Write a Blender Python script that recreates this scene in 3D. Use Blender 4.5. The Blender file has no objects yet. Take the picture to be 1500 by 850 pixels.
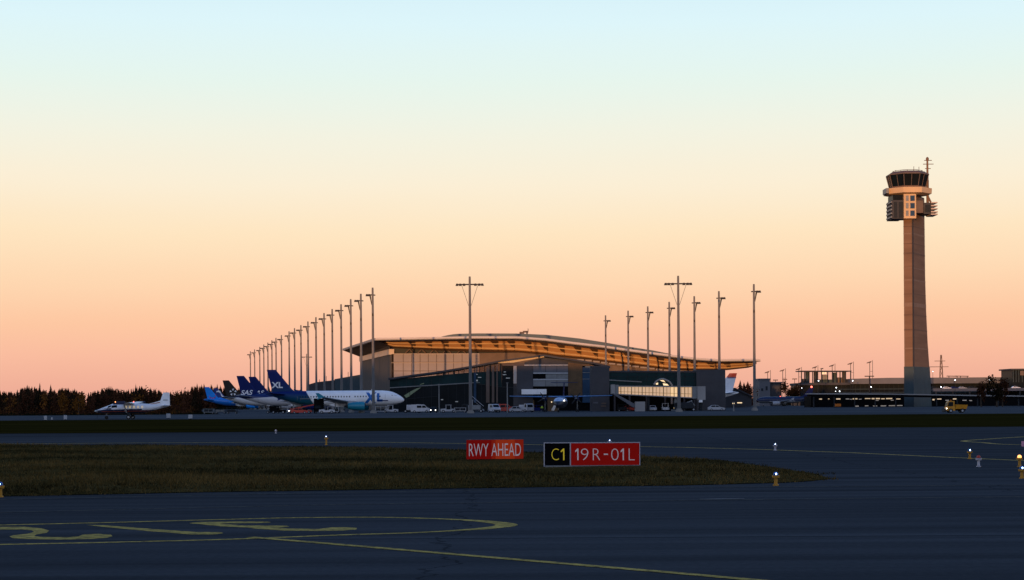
import bpy, bmesh, math, random
import numpy as np
from mathutils import Vector, Matrix
random.seed(7)
S = bpy.context.scene
COL = S.collection
PI = math.pi
# ------------------------------------------------------------------ camera model
F, CX, HY, H, ROLL = 2500.0, 750.0, 591.0, 2.3, 0.00698
def uv(px, py):
    dx, dy = px - CX, HY - py
    c, s = math.cos(ROLL), math.sin(ROLL)
    return dx*c + dy*s, -dx*s + dy*c
def P(px, py, Y):
    u, v = uv(px, py)
    return Vector((u/F*Y, Y, H + v/F*Y))
def G(px, py, z=0.0):
    u, v = uv(px, py)
    Y = (H - z)*F/max(-v, 0.5)
    return Vector((u/F*Y, Y, z))
def GX(px, Y): return (px - CX)/F*Y
def lin(r, g, b):
    f = lambda c: (c/255/12.92) if c/255 <= .04045 else ((c/255 + .055)/1.055)**2.4
    return (f(r), f(g), f(b))
cam = bpy.data.cameras.new('camera')
co = bpy.data.objects.new('camera', cam); COL.objects.link(co)
co.matrix_world = Matrix.Translation((0, 0, H)) @ Matrix.Rotation(PI/2, 4, 'X') @ Matrix.Rotation(-ROLL, 4, 'Z')
cam.sensor_width = 36; cam.lens = 36*F/1500
cam.shift_y = (HY - 425)/1500; cam.clip_start = .5; cam.clip_end = 40000
S.camera = co

# ------------------------------------------------------------------ materials
M = {}
def mat(name, col, rough=.7, metal=0, spec=.3, var=.18, scale=1.5, emit=None, es=0, stretch=None, col2=None, bump=0):
    m = bpy.data.materials.new(name); m.use_nodes = True
    N, L = m.node_tree.nodes, m.node_tree.links
    b = N['Principled BSDF']
    b.inputs['Roughness'].default_value = rough; b.inputs['Metallic'].default_value = metal
    b.inputs['Specular IOR Level'].default_value = spec
    if emit:
        b.inputs['Emission Color'].default_value = (*emit, 1); b.inputs['Emission Strength'].default_value = es
    tc = N.new('ShaderNodeTexCoord'); mp = N.new('ShaderNodeMapping')
    L.new(tc.outputs['Object'], mp.inputs['Vector'])
    if stretch: mp.inputs['Scale'].default_value = stretch
    nz = N.new('ShaderNodeTexNoise'); nz.inputs['Scale'].default_value = scale
    nz.inputs['Detail'].default_value = 6; nz.inputs['Roughness'].default_value = .65
    L.new(mp.outputs['Vector'], nz.inputs['Vector'])
    rp = N.new('ShaderNodeValToRGB')
    c2 = col2 or tuple(min(1, c*(1 + var)) for c in col)
    c1 = tuple(c*(1 - var) for c in col) if not col2 else col
    rp.color_ramp.elements[0].position = .32; rp.color_ramp.elements[0].color = (*c1, 1)
    rp.color_ramp.elements[1].position = .68; rp.color_ramp.elements[1].color = (*c2, 1)
    L.new(nz.outputs['Fac'], rp.inputs['Fac']); L.new(rp.outputs['Color'], b.inputs['Base Color'])
    if bump:
        bp = N.new('ShaderNodeBump'); bp.inputs['Strength'].default_value = bump
        L.new(nz.outputs['Fac'], bp.inputs['Height']); L.new(bp.outputs['Normal'], b.inputs['Normal'])
    M[name] = m
    return m
def livery(name, base, paint, a, b_, c, paint2=None, z0=2, z1=6, rough=.3):
    """painted where a*x + b*z + c > 0 (object space); paint runs to paint2 downwards (a real two tone paint job)"""
    m = mat(name, base, rough, spec=.5, var=.05, scale=.6)
    N, L = m.node_tree.nodes, m.node_tree.links
    tc = N.new('ShaderNodeTexCoord'); sx = N.new('ShaderNodeSeparateXYZ'); L.new(tc.outputs['Object'], sx.inputs[0])
    def op(o, x, y):
        n = N.new('ShaderNodeMath'); n.operation = o
        for i, q in enumerate((x, y)):
            if isinstance(q, (int, float)): n.inputs[i].default_value = q
            else: L.new(q, n.inputs[i])
        return n.outputs[0]
    t = op('ADD', op('ADD', op('MULTIPLY', sx.outputs['X'], a), op('MULTIPLY', sx.outputs['Z'], b_)), c)
    k = N.new('ShaderNodeMapRange'); k.inputs['From Min'].default_value = -.05; k.inputs['From Max'].default_value = .05
    L.new(t, k.inputs['Value'])
    g = N.new('ShaderNodeMapRange'); g.inputs['From Min'].default_value = z0; g.inputs['From Max'].default_value = z1
    L.new(sx.outputs['Z'], g.inputs['Value'])
    def mix(f, A, B):
        n = N.new('ShaderNodeMix'); n.data_type = 'RGBA'; L.new(f, n.inputs[0])
        for i, q in ((6, A), (7, B)):
            if isinstance(q, tuple): n.inputs[i].default_value = (*q, 1)
            else: L.new(q, n.inputs[i])
        return n.outputs[2]
    pc = mix(g.outputs[0], paint2 or paint, paint)
    bs = N['Principled BSDF'].inputs['Base Color']; src = bs.links[0].from_socket
    L.new(mix(k.outputs[0], src, pc), bs)
    return m
def pave(name, base, lane, seed):
    m = mat(name, base, .95, spec=0, scale=.05, stretch=(.25, 1.2, 1), var=.15)
    N, L = m.node_tree.nodes, m.node_tree.links; bs = N['Principled BSDF'].inputs['Base Color']; src = bs.links[0].from_socket
    tc = N.new('ShaderNodeTexCoord'); sx = N.new('ShaderNodeSeparateXYZ'); L.new(tc.outputs['Object'], sx.inputs[0])
    def op(o, x, y=0.0, z=0.0):
        n = N.new('ShaderNodeMath'); n.operation = o
        for i, q in enumerate((x, y, z)):
            if isinstance(q, (int, float)): n.inputs[i].default_value = q
            else: L.new(q, n.inputs[i])
        return n.outputs[0]
    def noise(sc, st, det=4, rot=0):
        mp = N.new('ShaderNodeMapping'); mp.inputs['Scale'].default_value = st; mp.inputs['Location'].default_value = (seed, seed*2, 0); mp.inputs['Rotation'].default_value = (0, 0, rot); L.new(tc.outputs['Object'], mp.inputs[0])
        n = N.new('ShaderNodeTexNoise'); n.inputs['Scale'].default_value = sc; n.inputs['Detail'].default_value = det; L.new(mp.outputs[0], n.inputs['Vector']); return n.outputs['Fac']
    f = op('MULTIPLY_ADD', noise(.9, (.03, 1, 1), 5, .012), 1.3, .35)           # tyre and sweeper streaks along the taxiway
    f = op('MULTIPLY', f, op('MULTIPLY_ADD', noise(9, (1, 1, 1), 3), .5, .75))  # aggregate
    f = op('MULTIPLY', f, op('MULTIPLY_ADD', noise(.022, (1, 1, 1), 2), .8, .6)) # old and new surfacing
    y = op('ADD', op('DIVIDE', op('ADD', sx.outputs['Y'], op('MULTIPLY', sx.outputs['X'], .012)), lane), op('MULTIPLY', noise(.3, (.1, 1, 1), 2), .05))
    f = op('MULTIPLY', f, op('SUBTRACT', 1, op('MULTIPLY', op('LESS_THAN', op('FRACT', y), .022), .40)))   # paving lane joints
    x = op('DIVIDE', op('ADD', sx.outputs['X'], op('MULTIPLY', noise(.8, (1, 1, 1), 5), 2.2)), 13.7)
    f = op('MULTIPLY', f, op('SUBTRACT', 1, op('MULTIPLY', op('LESS_THAN', op('FRACT', x), .006), .35)))   # sealed cross cracks
    v = N.new('ShaderNodeVectorMath'); v.operation = 'SCALE'; L.new(src, v.inputs[0]); L.new(f, v.inputs['Scale']); L.new(v.outputs[0], bs)
pave('asphalt', (.050, .053, .057), 7.3, 3)
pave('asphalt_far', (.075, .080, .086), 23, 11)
mat('ground', (.010, .010, .004), .95, spec=0, scale=.03, var=.4)
mat('strip_grass', (.023, .018, .004), .95, spec=0, scale=.08, stretch=(.25, 1.5, 1), var=.45)
mat('island_grass', (.034, .024, .007), .95, spec=0, scale=.35, stretch=(.22, 1, 1), col2=(.080, .056, .020))
mat('blade_dry', (.100, .064, .020), .9, spec=.05, scale=.4, var=.3)
mat('blade_green', (.058, .041, .012), .9, spec=.05, scale=.4, var=.3)
mat('blade_dark', (.022, .019, .008), .9, spec=.0, scale=.4, var=.3)
mat('yellow_paint', (.50, .36, .10), .8, spec=0, scale=2.5, var=.22, stretch=(.4, 1, 1))
mat('faded_yellow', (.52, .38, .13), .8, spec=0, scale=1.5, var=.25)
mat('white_line', (.15, .14, .12), .8, spec=0, scale=1, var=.3)
mat('white_patch', (.24, .23, .22), .8, spec=0, scale=2, var=.35)
mat('shade_hill', (.03, .035, .015), .9, spec=0)
mat('concrete', (.20, .195, .19), .85, scale=.25, var=.12, spec=.15)
mat('grey_block', (.058, .058, .066), .8, scale=.3, var=.10, spec=.15)
mat('grey_dark', (.045, .046, .054), .75, scale=.3, spec=.2)
mat('panel', (.215, .195, .215), .6, scale=.12, var=.10, spec=.25)
mat('panel_pale', (.44, .37, .33), .6, scale=.2, var=.08)
mat('brown_panel', (.11, .078, .065), .7, scale=.3)
mat('seam', (.06, .045, .045), .7)
mat('wood', (.34, .185, .080), .55, scale=.35, var=.16, stretch=(.2, 1, 3), spec=.3)
mat('wood_pale', (.56, .38, .20), .5, scale=.4, var=.12)
mat('wood_dark', (.055, .03, .016), .7)
mat('brown_wood', (.10, .06, .03), .7, scale=.6, var=.2)
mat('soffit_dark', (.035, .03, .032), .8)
mat('fascia', (.40, .37, .38), .5, scale=.2, var=.08)
mat('roof_teal', (.035, .065, .085), .55, scale=.15, var=.15, spec=.4)
mat('roof_grey', (.22, .215, .22), .7, scale=.2)
mat('beige_soffit', (.55, .41, .21), .6, scale=.5, var=.12)
mat('glass_teal', (.006, .024, .028), .45, spec=.10, scale=.12, var=.5)
mat('glass_dark', (.004, .007, .010), .40, spec=.10, scale=.2, var=.4)
mat('glass_blue', (.02, .05, .10), .40, spec=.12, scale=.2, var=.3)
mat('frame_grey', (.16, .17, .18), .5, scale=1, spec=.4)
mat('frame_dark', (.022, .026, .032), .7, spec=.1)
mat('mast_grey', (.115, .115, .12), .7, scale=.3, var=.12, spec=.3)
mat('lamp_dark', (.02, .018, .018), .6)
mat('black', (.005, .005, .006), .8, spec=.03)
mat('rubber', (.012, .012, .013), .8)
mat('white_paint', (.80, .80, .82), .4, spec=.5, var=.06, scale=.7)
mat('fleet_white', (.46, .46, .49), .5, spec=.3, var=.14, scale=1.2)
mat('tower_bay', (.50, .345, .20), .6, scale=.2, var=.1)
mat('grey_paint', (.34, .35, .38), .5, spec=.4, var=.08)
mat('steel', (.45, .46, .48), .35, metal=.7)
mat('red_paint', (.42, .035, .02), .4, spec=.4, var=.1)
mat('orange_paint', (.60, .16, .015), .5, var=.12)
mat('yellow_vehicle', (.48, .20, .010), .5, var=.15)
mat('stem_yellow', (.42, .20, .02), .6, var=.15)
mat('hivis', (.45, .65, .06), .7, emit=(.5, .8, .08), es=.02)
mat('cloth_dark', (.02, .022, .04), .9)
mat('skin', (.45, .28, .2), .6)
mat('navy', (.005, .014, .115), .5, spec=.12, var=.1, scale=.4)
mat('plain_navy', (.005, .014, .10), .5, spec=.10, var=.1, scale=.4)
mat('teal_paint', (.012, .20, .30), .3, spec=.5, var=.08)
mat('logo_blue', (.012, .12, .42), .4, var=.1)
mat('bright_blue', (.010, .23, .72), .5, spec=.15, var=.06)
mat('smile_red', (.5, .03, .05), .5)
mat('swirl_blue', (.010, .03, .17), .5, var=.1)
mat('brown_black', (.014, .010, .009), .6, var=.2)
mat('dark_jet_blue', (.008, .014, .07), .5, spec=.12)
mat('text_white', (.72, .72, .76), .6, var=.04)
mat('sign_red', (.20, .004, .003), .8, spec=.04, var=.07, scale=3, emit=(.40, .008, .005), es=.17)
mat('sign_red_glow', (.22, .012, .005), .8, spec=.04, var=.07, scale=3, emit=(.58, .060, .014), es=.27)  # brighter backlight on the red face, put into colour and emission
mat('sign_black', (.004, .004, .005), .8, spec=.02)
mat('sign_red_glow_mid', (.21, .008, .004), .8, spec=.04, var=.07, scale=3, emit=(.48, .03, .009), es=.22)  # in-between step of the painted backlight glow
mat('sign_white', (.42, .38, .40), .8, var=.06, scale=3, emit=(.55, .48, .50), es=.20)
mat('sign_yellow', (.62, .46, .03), .6, var=.05, emit=(.6, .42, .015), es=.32)
mat('sign_rim', (.40, .38, .42), .55, var=.06)
mat('tree_spruce', (.018, .012, .007), .95, spec=0, scale=.08, var=.4)
mat('tree_brown', (.050, .020, .011), .95, spec=0, scale=.08, var=.4)
mat('tree_autumn', (.15, .060, .013), .9, spec=0, scale=.2, var=.35)
mat('bark', (.05, .04, .032), .9, spec=0)
mat('far_grey', (.10, .105, .125), .8, scale=.1, var=.12)
mat('far_concrete', (.27, .26, .26), .8, scale=.1, var=.1)
def worn(name, under):
    m = M[name]; N, L = m.node_tree.nodes, m.node_tree.links; bs = N['Principled BSDF'].inputs['Base Color']; src = bs.links[0].from_socket
    tc = N.new('ShaderNodeTexCoord'); n = N.new('ShaderNodeTexNoise'); n.inputs['Scale'].default_value = 5; n.inputs['Detail'].default_value = 8; n.inputs['Roughness'].default_value = .75
    L.new(tc.outputs['Object'], n.inputs['Vector'])
    k = N.new('ShaderNodeMapRange'); k.inputs['From Min'].default_value = .44; k.inputs['From Max'].default_value = .62; k.inputs['To Max'].default_value = .8; L.new(n.outputs['Fac'], k.inputs['Value'])
    x = N.new('ShaderNodeMix'); x.data_type = 'RGBA'; L.new(k.outputs[0], x.inputs[0]); L.new(src, x.inputs[6]); x.inputs[7].default_value = (*under, 1); L.new(x.outputs[2], bs)
worn('yellow_paint', (.06, .058, .05)); worn('faded_yellow', (.07, .066, .05)); worn('white_line', (.05, .052, .055))
def lamp(name, c, s): mat(name, (.5, .5, .5), .5, emit=c, es=s, var=.01)
lamp('lamp_white', (1, .93, .82), 9); lamp('lamp_cool', (.85, .93, 1), 5); lamp('lamp_blue', (.18, .38, 1), 9)
lamp('lamp_orange', (1, .34, .05), 3.0); lamp('lamp_red', (1, .10, .05), 4); lamp('lamp_warm', (1, .70, .34), 1.1)
lamp('bridge_light', (1, .54, .15), .50); lamp('bridge_light_hot', (1, .60, .19), .80); lamp('shop_light', (1, .66, .30), .55)
lamp('cabin_window', (1, .72, .30), .28); lamp('office_light', (.9, .95, .85), .07); lamp('shop_dim', (1, .74, .42), .14); lamp('core_light', (.75, .88, 1), 8)
lamp('dim_green', (.30, .42, .20), .05); mat('dim_green', (.16, .20, .13), .5, emit=(.30, .42, .2), es=.03)

# ------------------------------------------------------------------ objects
def tag(o, label, cat, group=None):
    o['label'] = label; o['category'] = cat
    if group: o['group'] = group
    return o
def thing(name, label, cat, loc=(0, 0, 0), group=None):
    o = bpy.data.objects.new(name, None); COL.objects.link(o)
    o.location = loc; o.empty_display_size = .5
    return tag(o, label, cat, group)
def wloc(o):
    v = Vector((0, 0, 0))
    while o is not None: v += o.location; o = o.parent
    return v
def ctree(o, parent=None):
    c = o.copy(); COL.objects.link(c); c.parent = parent
    for ch in list(o.children): ctree(ch, c)
    return c
class MB:
    def __init__(s): s.v, s.f, s.mi, s.k = [], [], [], 0
    def add(s, vs, fs):
        n = len(s.v); s.v += [tuple(q) for q in vs]
        for f in fs: s.f.append(tuple(i + n for i in f)); s.mi.append(s.k)
        return s
    def use(s, k): s.k = k; return s
    def box(s, x0, x1, y0, y1, z0, z1, ch=0):
        if ch:   # chamfered upright edges and top
            return s.loft([[(x0+ch, y0, z), (x1-ch, y0, z), (x1, y0+ch, z), (x1, y1-ch, z), (x1-ch, y1, z), (x0+ch, y1, z), (x0, y1-ch, z), (x0, y0+ch, z)] for z in (z0, z1-ch)] +
                          [[(x0+2*ch, y0+ch, z1), (x1-2*ch, y0+ch, z1), (x1-ch, y0+2*ch, z1), (x1-ch, y1-2*ch, z1), (x1-2*ch, y1-ch, z1), (x0+2*ch, y1-ch, z1), (x0+ch, y1-2*ch, z1), (x0+ch, y0+2*ch, z1)]])
        vs = [(x, y, z) for z in (z0, z1) for y in (y0, y1) for x in (x0, x1)]
        return s.add(vs, [(0, 2, 3, 1), (4, 5, 7, 6), (0, 1, 5, 4), (2, 6, 7, 3), (0, 4, 6, 2), (1, 3, 7, 5)])
    def prism(s, pts, vec):
        vec = Vector(vec); a = [Vector(p) for p in pts]; n = len(a)
        b = [p + vec for p in a]
        return s.add(a + b, [tuple(range(n)), tuple(range(2*n - 1, n - 1, -1))] +
                     [(i, n + i, n + (i + 1) % n, (i + 1) % n) for i in range(n)])
    def loft(s, rings, cap=True, close=True):
        n = len(rings[0]); vs = [p for r in rings for p in r]; fs = []
        for k in range(len(rings) - 1):
            for i in range(n if close else n - 1):
                j = (i + 1) % n
                fs.append((k*n + i, k*n + j, (k + 1)*n + j, (k + 1)*n + i))
        if cap: fs += [tuple(range(n - 1, -1, -1)), tuple(range((len(rings) - 1)*n, len(rings)*n))]
        return s.add(vs, fs)
    def tube(s, p0, p1, r0, r1=None, n=8):
        r1 = r0 if r1 is None else r1
        p0, p1 = Vector(p0), Vector(p1); d = (p1 - p0).normalized()
        a = d.cross(Vector((0, 0, 1)) if abs(d.z) < .9 else Vector((1, 0, 0))).normalized(); b = d.cross(a)
        R = lambda p, r: [p + (a*math.cos(2*PI*i/n) + b*math.sin(2*PI*i/n))*r for i in range(n)]
        return s.loft([R(p0, r0), R(p1, r1)])
    def lathe(s, axis, st, c=(0, 0, 0), n=16, cap=True):
        """st: list of (along, radius)"""
        rings = []
        for t, r in st:
            ring = []
            for i in range(n):
                a = 2*PI*i/n; q = (r*math.cos(a), r*math.sin(a))
                p = {'x': (t, q[0], q[1]), 'y': (q[1], t, q[0]), 'z': (q[0], q[1], t)}[axis]
                ring.append((p[0] + c[0], p[1] + c[1], p[2] + c[2]))
            rings.append(ring)
        return s.loft(rings, cap)
    def ball(s, c, r, n=8):
        st = [(-r*math.cos(PI*k/6), max(.02*r, r*math.sin(PI*k/6))) for k in range(7)]
        return s.lathe('z', st, c, n)
    def build(s, name, mats, parent=None, label=None, smooth=False, origin=True):
        off = Vector((0, 0, 0))
        if parent is not None: off = wloc(parent)
        elif origin and s.v:
            a = np.array(s.v); off = Vector(((a[:, 0].min() + a[:, 0].max())/2, (a[:, 1].min() + a[:, 1].max())/2, a[:, 2].min()))
        me = bpy.data.meshes.new(name)
        me.from_pydata([(x - off.x, y - off.y, z - off.z) for x, y, z in s.v], [], s.f)
        for m in (mats if isinstance(mats, (list, tuple)) else [mats]): me.materials.append(M[m])
        me.polygons.foreach_set('material_index', s.mi)
        bm = bmesh.new(); bm.from_mesh(me); bmesh.ops.recalc_face_normals(bm, faces=bm.faces); bm.to_mesh(me); bm.free()
        if smooth:
            me.polygons.foreach_set('use_smooth', [True]*len(me.polygons))
            me.set_sharp_from_angle(angle=math.radians(40))
        o = bpy.data.objects.new(name, me); COL.objects.link(o)
        if parent is not None: o.parent = parent
        else: o.location = off
        if label: o['label'] = label
        return o
def struct(o): o['kind'] = 'structure'; return o
def fbox(mb, x0, y0, x1, y1, Y, d):
    a = P(x0, (y0 + y1)/2, Y).x; b = P(x1, (y0 + y1)/2, Y).x
    z1 = P((x0 + x1)/2, y0, Y).z; z0 = P((x0 + x1)/2, y1, Y).z
    return mb.box(min(a, b), max(a, b), Y, Y + d, z0, z1)
def gbox(mb, x0, y0, x1, Y, d):
    """like fbox but standing on the ground"""
    a = P(x0, y0, Y).x; b = P(x1, y0, Y).x
    return mb.box(a, b, Y, Y + d, 0, P((x0 + x1)/2, y0, Y).z)
def fpoly(mb, pts, Y, vec): return mb.prism([P(x, y, Y) for x, y in pts], vec)
def textmesh(body, w, h, offset=0, shear=0, space=1.0):
    cu = bpy.data.curves.new('t', 'FONT'); cu.body = body; cu.offset = offset; cu.shear = shear; cu.space_character = space
    cu.resolution_u = 4
    o = bpy.data.objects.new('t', cu); COL.objects.link(o)
    dg = bpy.context.evaluated_depsgraph_get(); me = bpy.data.meshes.new_from_object(o.evaluated_get(dg))
    vs = np.array([v.co[:2] for v in me.vertices]); fs = [tuple(p.vertices) for p in me.polygons]
    bpy.data.objects.remove(o); bpy.data.curves.remove(cu); bpy.data.meshes.remove(me)
    mn, mx = vs.min(0), vs.max(0)
    vs = (vs - mn)/(mx - mn)*np.array([w, h])
    return vs, fs
ORD = ['first', 'second', 'third', 'fourth', 'fifth', 'sixth', 'seventh', 'eighth', 'ninth', 'tenth', 'eleventh', 'twelfth',
       'thirteenth', 'fourteenth', 'fifteenth', 'sixteenth', 'seventeenth', 'eighteenth', 'nineteenth']

# ------------------------------------------------------------------ sky and sun
W = bpy.data.worlds.new('World'); S.world = W; W.use_nodes = True
N, L = W.node_tree.nodes, W.node_tree.links
bg = N['Background']
tc = N.new('ShaderNodeTexCoord'); sx = N.new('ShaderNodeSeparateXYZ'); L.new(tc.outputs['Generated'], sx.inputs[0])
wn = N.new('ShaderNodeTexNoise'); wn.inputs['Scale'].default_value = 2.2; wn.inputs['Detail'].default_value = 3
wm = N.new('ShaderNodeMapping'); wm.inputs['Scale'].default_value = (1, 1, 7); L.new(tc.outputs['Generated'], wm.inputs[0]); L.new(wm.outputs[0], wn.inputs['Vector'])
w1_ = N.new('ShaderNodeMath'); w1_.operation = 'MULTIPLY_ADD'; w1_.inputs[1].default_value = .016; w1_.inputs[2].default_value = -.008; L.new(wn.outputs['Fac'], w1_.inputs[0])
w2_ = N.new('ShaderNodeMath'); w2_.operation = 'ADD'; L.new(sx.outputs['Z'], w2_.inputs[0]); L.new(w1_.outputs[0], w2_.inputs[1]); zz_out = w2_.outputs[0]
def ramp(stops, wob=True):
    r = N.new('ShaderNodeValToRGB'); r.color_ramp.interpolation = 'EASE' if False else 'LINEAR'
    e = r.color_ramp.elements
    for i, (p, c) in enumerate(stops):
        q = e[i] if i < 2 else e.new(p)
        q.position = p; q.color = (*c, 1)
    L.new(zz_out, r.inputs['Fac'])
    return r.outputs['Color']
def sk(y): return math.sin(math.atan((HY - y)/F))
front = ramp([(0, lin(231, 167, 147)), (sk(570), lin(240, 175, 152)), (sk(520), lin(249, 188, 159)), (sk(470), lin(253, 199, 162)), (sk(410), lin(254, 215, 177)),
              (sk(340), lin(254, 229, 193)), (sk(270), lin(251, 238, 213)), (sk(200), lin(243, 242, 225)), (sk(120), lin(230, 245, 237)),
              (sk(40), lin(221, 245, 250)), (.30, lin(190, 224, 246)), (.42, lin(128, 170, 222)), (.6, lin(86, 128, 190)), (1.0, lin(62, 98, 160))])
rear = ramp([(0, (.50, .42, .40)), (.10, (.70, .70, .76)), (.28, (.80, .90, 1.1)), (.48, (.52, .67, .98)), (.6, lin(96, 135, 195)), (1.0, lin(62, 98, 160))])
mr = N.new('ShaderNodeMapRange'); mr.interpolation_type = 'SMOOTHSTEP'
mr.inputs['From Min'].default_value = -.6; mr.inputs['From Max'].default_value = .5
L.new(sx.outputs['Y'], mr.inputs['Value'])
mx = N.new('ShaderNodeMix'); mx.data_type = 'RGBA'
L.new(mr.outputs[0], mx.inputs[0]); L.new(rear, mx.inputs[6]); L.new(front, mx.inputs[7])
sky = N.new('ShaderNodeTexSky'); sky.sky_type = 'NISHITA'; sky.sun_disc = False
SUN_EL, SUN_X = math.radians(.7), -.25           # sun low behind the camera, a touch to the left
sky.sun_elevation = SUN_EL; sky.sun_rotation = math.radians(180) + math.atan(SUN_X)*-1
sc = N.new('ShaderNodeVectorMath'); sc.operation = 'SCALE'; sc.inputs['Scale'].default_value = .004
L.new(sky.outputs[0], sc.inputs[0])
ad = N.new('ShaderNodeVectorMath'); ad.operation = 'ADD'
L.new(mx.outputs[2], ad.inputs[0]); L.new(sc.outputs[0], ad.inputs[1]); L.new(ad.outputs[0], bg.inputs['Color'])
bg.inputs['Strength'].default_value = 1.0
sl = bpy.data.lights.new('sun', 'SUN'); sl.energy = 4.2; sl.angle = math.radians(.4); sl.color = (1, .47, .17)
so = bpy.data.objects.new('sun', sl); COL.objects.link(so)
toward = Vector((SUN_X, -1, 0)).normalized()*math.cos(SUN_EL) + Vector((0, 0, math.sin(SUN_EL)))
so.rotation_euler = toward.to_track_quat('Z', 'Y').to_euler(); so.location = (0, -60, 80)
S.view_settings.view_transform = 'Standard'; S.view_settings.look = 'None'
S.view_settings.exposure = 0; S.view_settings.gamma = 1; S.view_settings.use_curve_mapping = False
S.render.engine = 'CYCLES'
S.cycles.use_denoising = True; S.cycles.max_bounces = 5; S.cycles.diffuse_bounces = 2; S.cycles.glossy_bounces = 2
S.cycles.sample_clamp_indirect = 3

# ------------------------------------------------------------------ ground
def sheet(name, pts, m, z):
    mb = MB(); mb.add([(p[0], p[1], z) for p in pts], [tuple(range(len(pts)))])
    return struct(mb.build(name, m, origin=False))
sheet('ground', [(-14000, -3000), (14000, -3000), (14000, 20000), (-14000, 20000)], 'ground', -.02)
# unseen long rise added behind the camera, shaped to keep the low sun off everything below about 14 m
mb = MB(); xs = np.linspace(-1500, 1500, 121)
top = [21.2 + .5*math.sin(x*.013) + .4*math.sin(x*.041 + 1) + 7*min(1, max(0, (-243 - x)/30)) for x in xs]  # raised at the left so the parked tails stay in shade too
mb.loft([[(x, -150 + w*.45, max(-1, t*k)) for x, t in zip(xs, top)] for w, k in ((-260, -.1), (-120, .6), (-30, .97), (0, 1), (30, .97), (120, .6), (260, -.1))], cap=False, close=False)
struct(mb.build('shade_hill', 'shade_hill', origin=False))
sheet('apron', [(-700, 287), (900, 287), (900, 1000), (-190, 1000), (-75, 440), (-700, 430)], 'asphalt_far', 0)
sheet('taxiway', [(-700, 3), (900, 3), (900, 141), (300, 144), (0, 146.5), (-300, 143), (-700, 141)], 'asphalt', 0)
mb = MB(); mb.add([(x, y, .001) for x, y in [(-700, 141), (-300, 143), (0, 146.5), (300, 144), (900, 141), (900, 149), (300, 151), (0, 154), (-300, 151), (-700, 149)]], [tuple(range(10))])
struct(mb.build('verge', 'strip_grass', origin=False))
sheet('grass_strip', [(-700, 149), (-300, 151), (0, 154), (300, 151), (900, 149), (900, 287), (-700, 287)], 'strip_grass', 0)
# service road band along the apron edge
# island outline traced from the photo, then given real relief
far_e = [(-60, 651.5), (0, 652), (240, 654), (480, 656), (690, 660), (830, 665), (940, 669), (1000, 672), (1060, 675), (1100, 681), (1150, 688), (1195, 695)]
near_e = [(1216, 702), (1190, 705), (1150, 707.5), (1000, 711.5), (800, 714), (500, 718.5), (300, 721.5), (165, 724.5), (0, 727.5), (-60, 728.5)]
outline = [G(*p) for p in far_e + near_e]
EDGE = [(p.x, p.y) for p in outline]
def inside(x, y):
    r = False; n = len(EDGE)
    for i in range(n):
        x1, y1 = EDGE[i]; x2, y2 = EDGE[i - 1]
        if (y1 > y) != (y2 > y) and x < (x2 - x1)*(y - y1)/(y2 - y1) + x1: r = not r
    return r
def edist(x, y):
    d = 1e9; n = len(EDGE)
    for i in range(n):
        x1, y1 = EDGE[i]; x2, y2 = EDGE[i - 1]
        dx, dy = x2 - x1, y2 - y1; t = max(0, min(1, ((x - x1)*dx + (y - y1)*dy)/(dx*dx + dy*dy + 1e-9)))
        d = min(d, math.hypot(x - x1 - t*dx, y - y1 - t*dy))
    return d
def ih(x, y): return .02 + .10*min(1, edist(x, y)/2.5) + .03*math.sin(x*.7 + y*.3)*min(1, edist(x, y)/2.5)
bm = bmesh.new()
fc = bm.faces.new([bm.verts.new((p.x, p.y, .004)) for p in outline])
bmesh.ops.triangulate(bm, faces=[fc])
for ax, lo, hi, st in ((0, -32, 12, 1.6), (1, 43, 106, 1.8)):
    t = lo
    while t < hi:
        no = (1, 0, 0) if ax == 0 else (0, 1, 0); cp = (t, 0, 0) if ax == 0 else (0, t, 0)
        bmesh.ops.bisect_plane(bm, geom=bm.verts[:] + bm.edges[:] + bm.faces[:], plane_co=cp, plane_no=no); t += st
for v in bm.verts: v.co.z = ih(v.co.x, v.co.y)
me = bpy.data.meshes.new('grass_island'); bm.to_mesh(me); bm.free(); me.materials.append(M['island_grass'])
o = bpy.data.objects.new('grass_island', me); COL.objects.link(o); struct(o)
# blades
rng = np.random.default_rng(3)
V, Fc, MI = [], [], []
def blade(x, y, z, h, w, k):
    a = rng.uniform(0, PI); lx, ly = rng.normal(0, .35*h, 2); n = len(V)
    V.extend([(x - w*math.cos(a), y - w*math.sin(a), z), (x + w*math.cos(a), y + w*math.sin(a), z), (x + lx, y + ly, z + h)])
    Fc.append((n, n + 1, n + 2)); MI.append(k)
cnt = 0
while cnt < 19000:
    y = 43 + 62*rng.random()**1.5; x = rng.uniform(-.33, .20)*y
    if not inside(x, y):
        if edist(x, y) > .45*(.5 + .5*math.sin(x*3 + y)) or rng.random() < .5: continue
    cnt += 1
    patch = math.sin(x*.35 + 2*math.sin(y*.23)) + math.sin(y*.55 + x*.1) + rng.normal(0, .8)
    k = 0 if patch > .9 else (1 if patch > -.6 else 2)
    ed = edist(x, y); hh = rng.uniform(.04, .12)*(1.4 if k == 0 else 1)*(1.7 if rng.random() < .04 else 1)
    if (-1.9 < x < .6 and 61.5 < y < 66.4) or (.8 < x < 4.8 and 54.5 < y < 59.2): hh = min(hh*.35, .045)
    hh *= min(1, .45 + ed/1.2); z = ih(x, y) - .01
    for q in range(4): blade(x + rng.normal(0, .10), y + rng.normal(0, .10), z, hh*rng.uniform(.6, 1.2), .016, k)
me = bpy.data.meshes.new('grass'); me.from_pydata(V, [], Fc)
for m in ('blade_dry', 'blade_green', 'blade_dark'): me.materials.append(M[m])
me.polygons.foreach_set('material_index', MI)
o = bpy.data.objects.new('grass', me); COL.objects.link(o); o['kind'] = 'stuff'
tag(o, 'short brown and green autumn grass on the taxiway island', 'grass')

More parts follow.
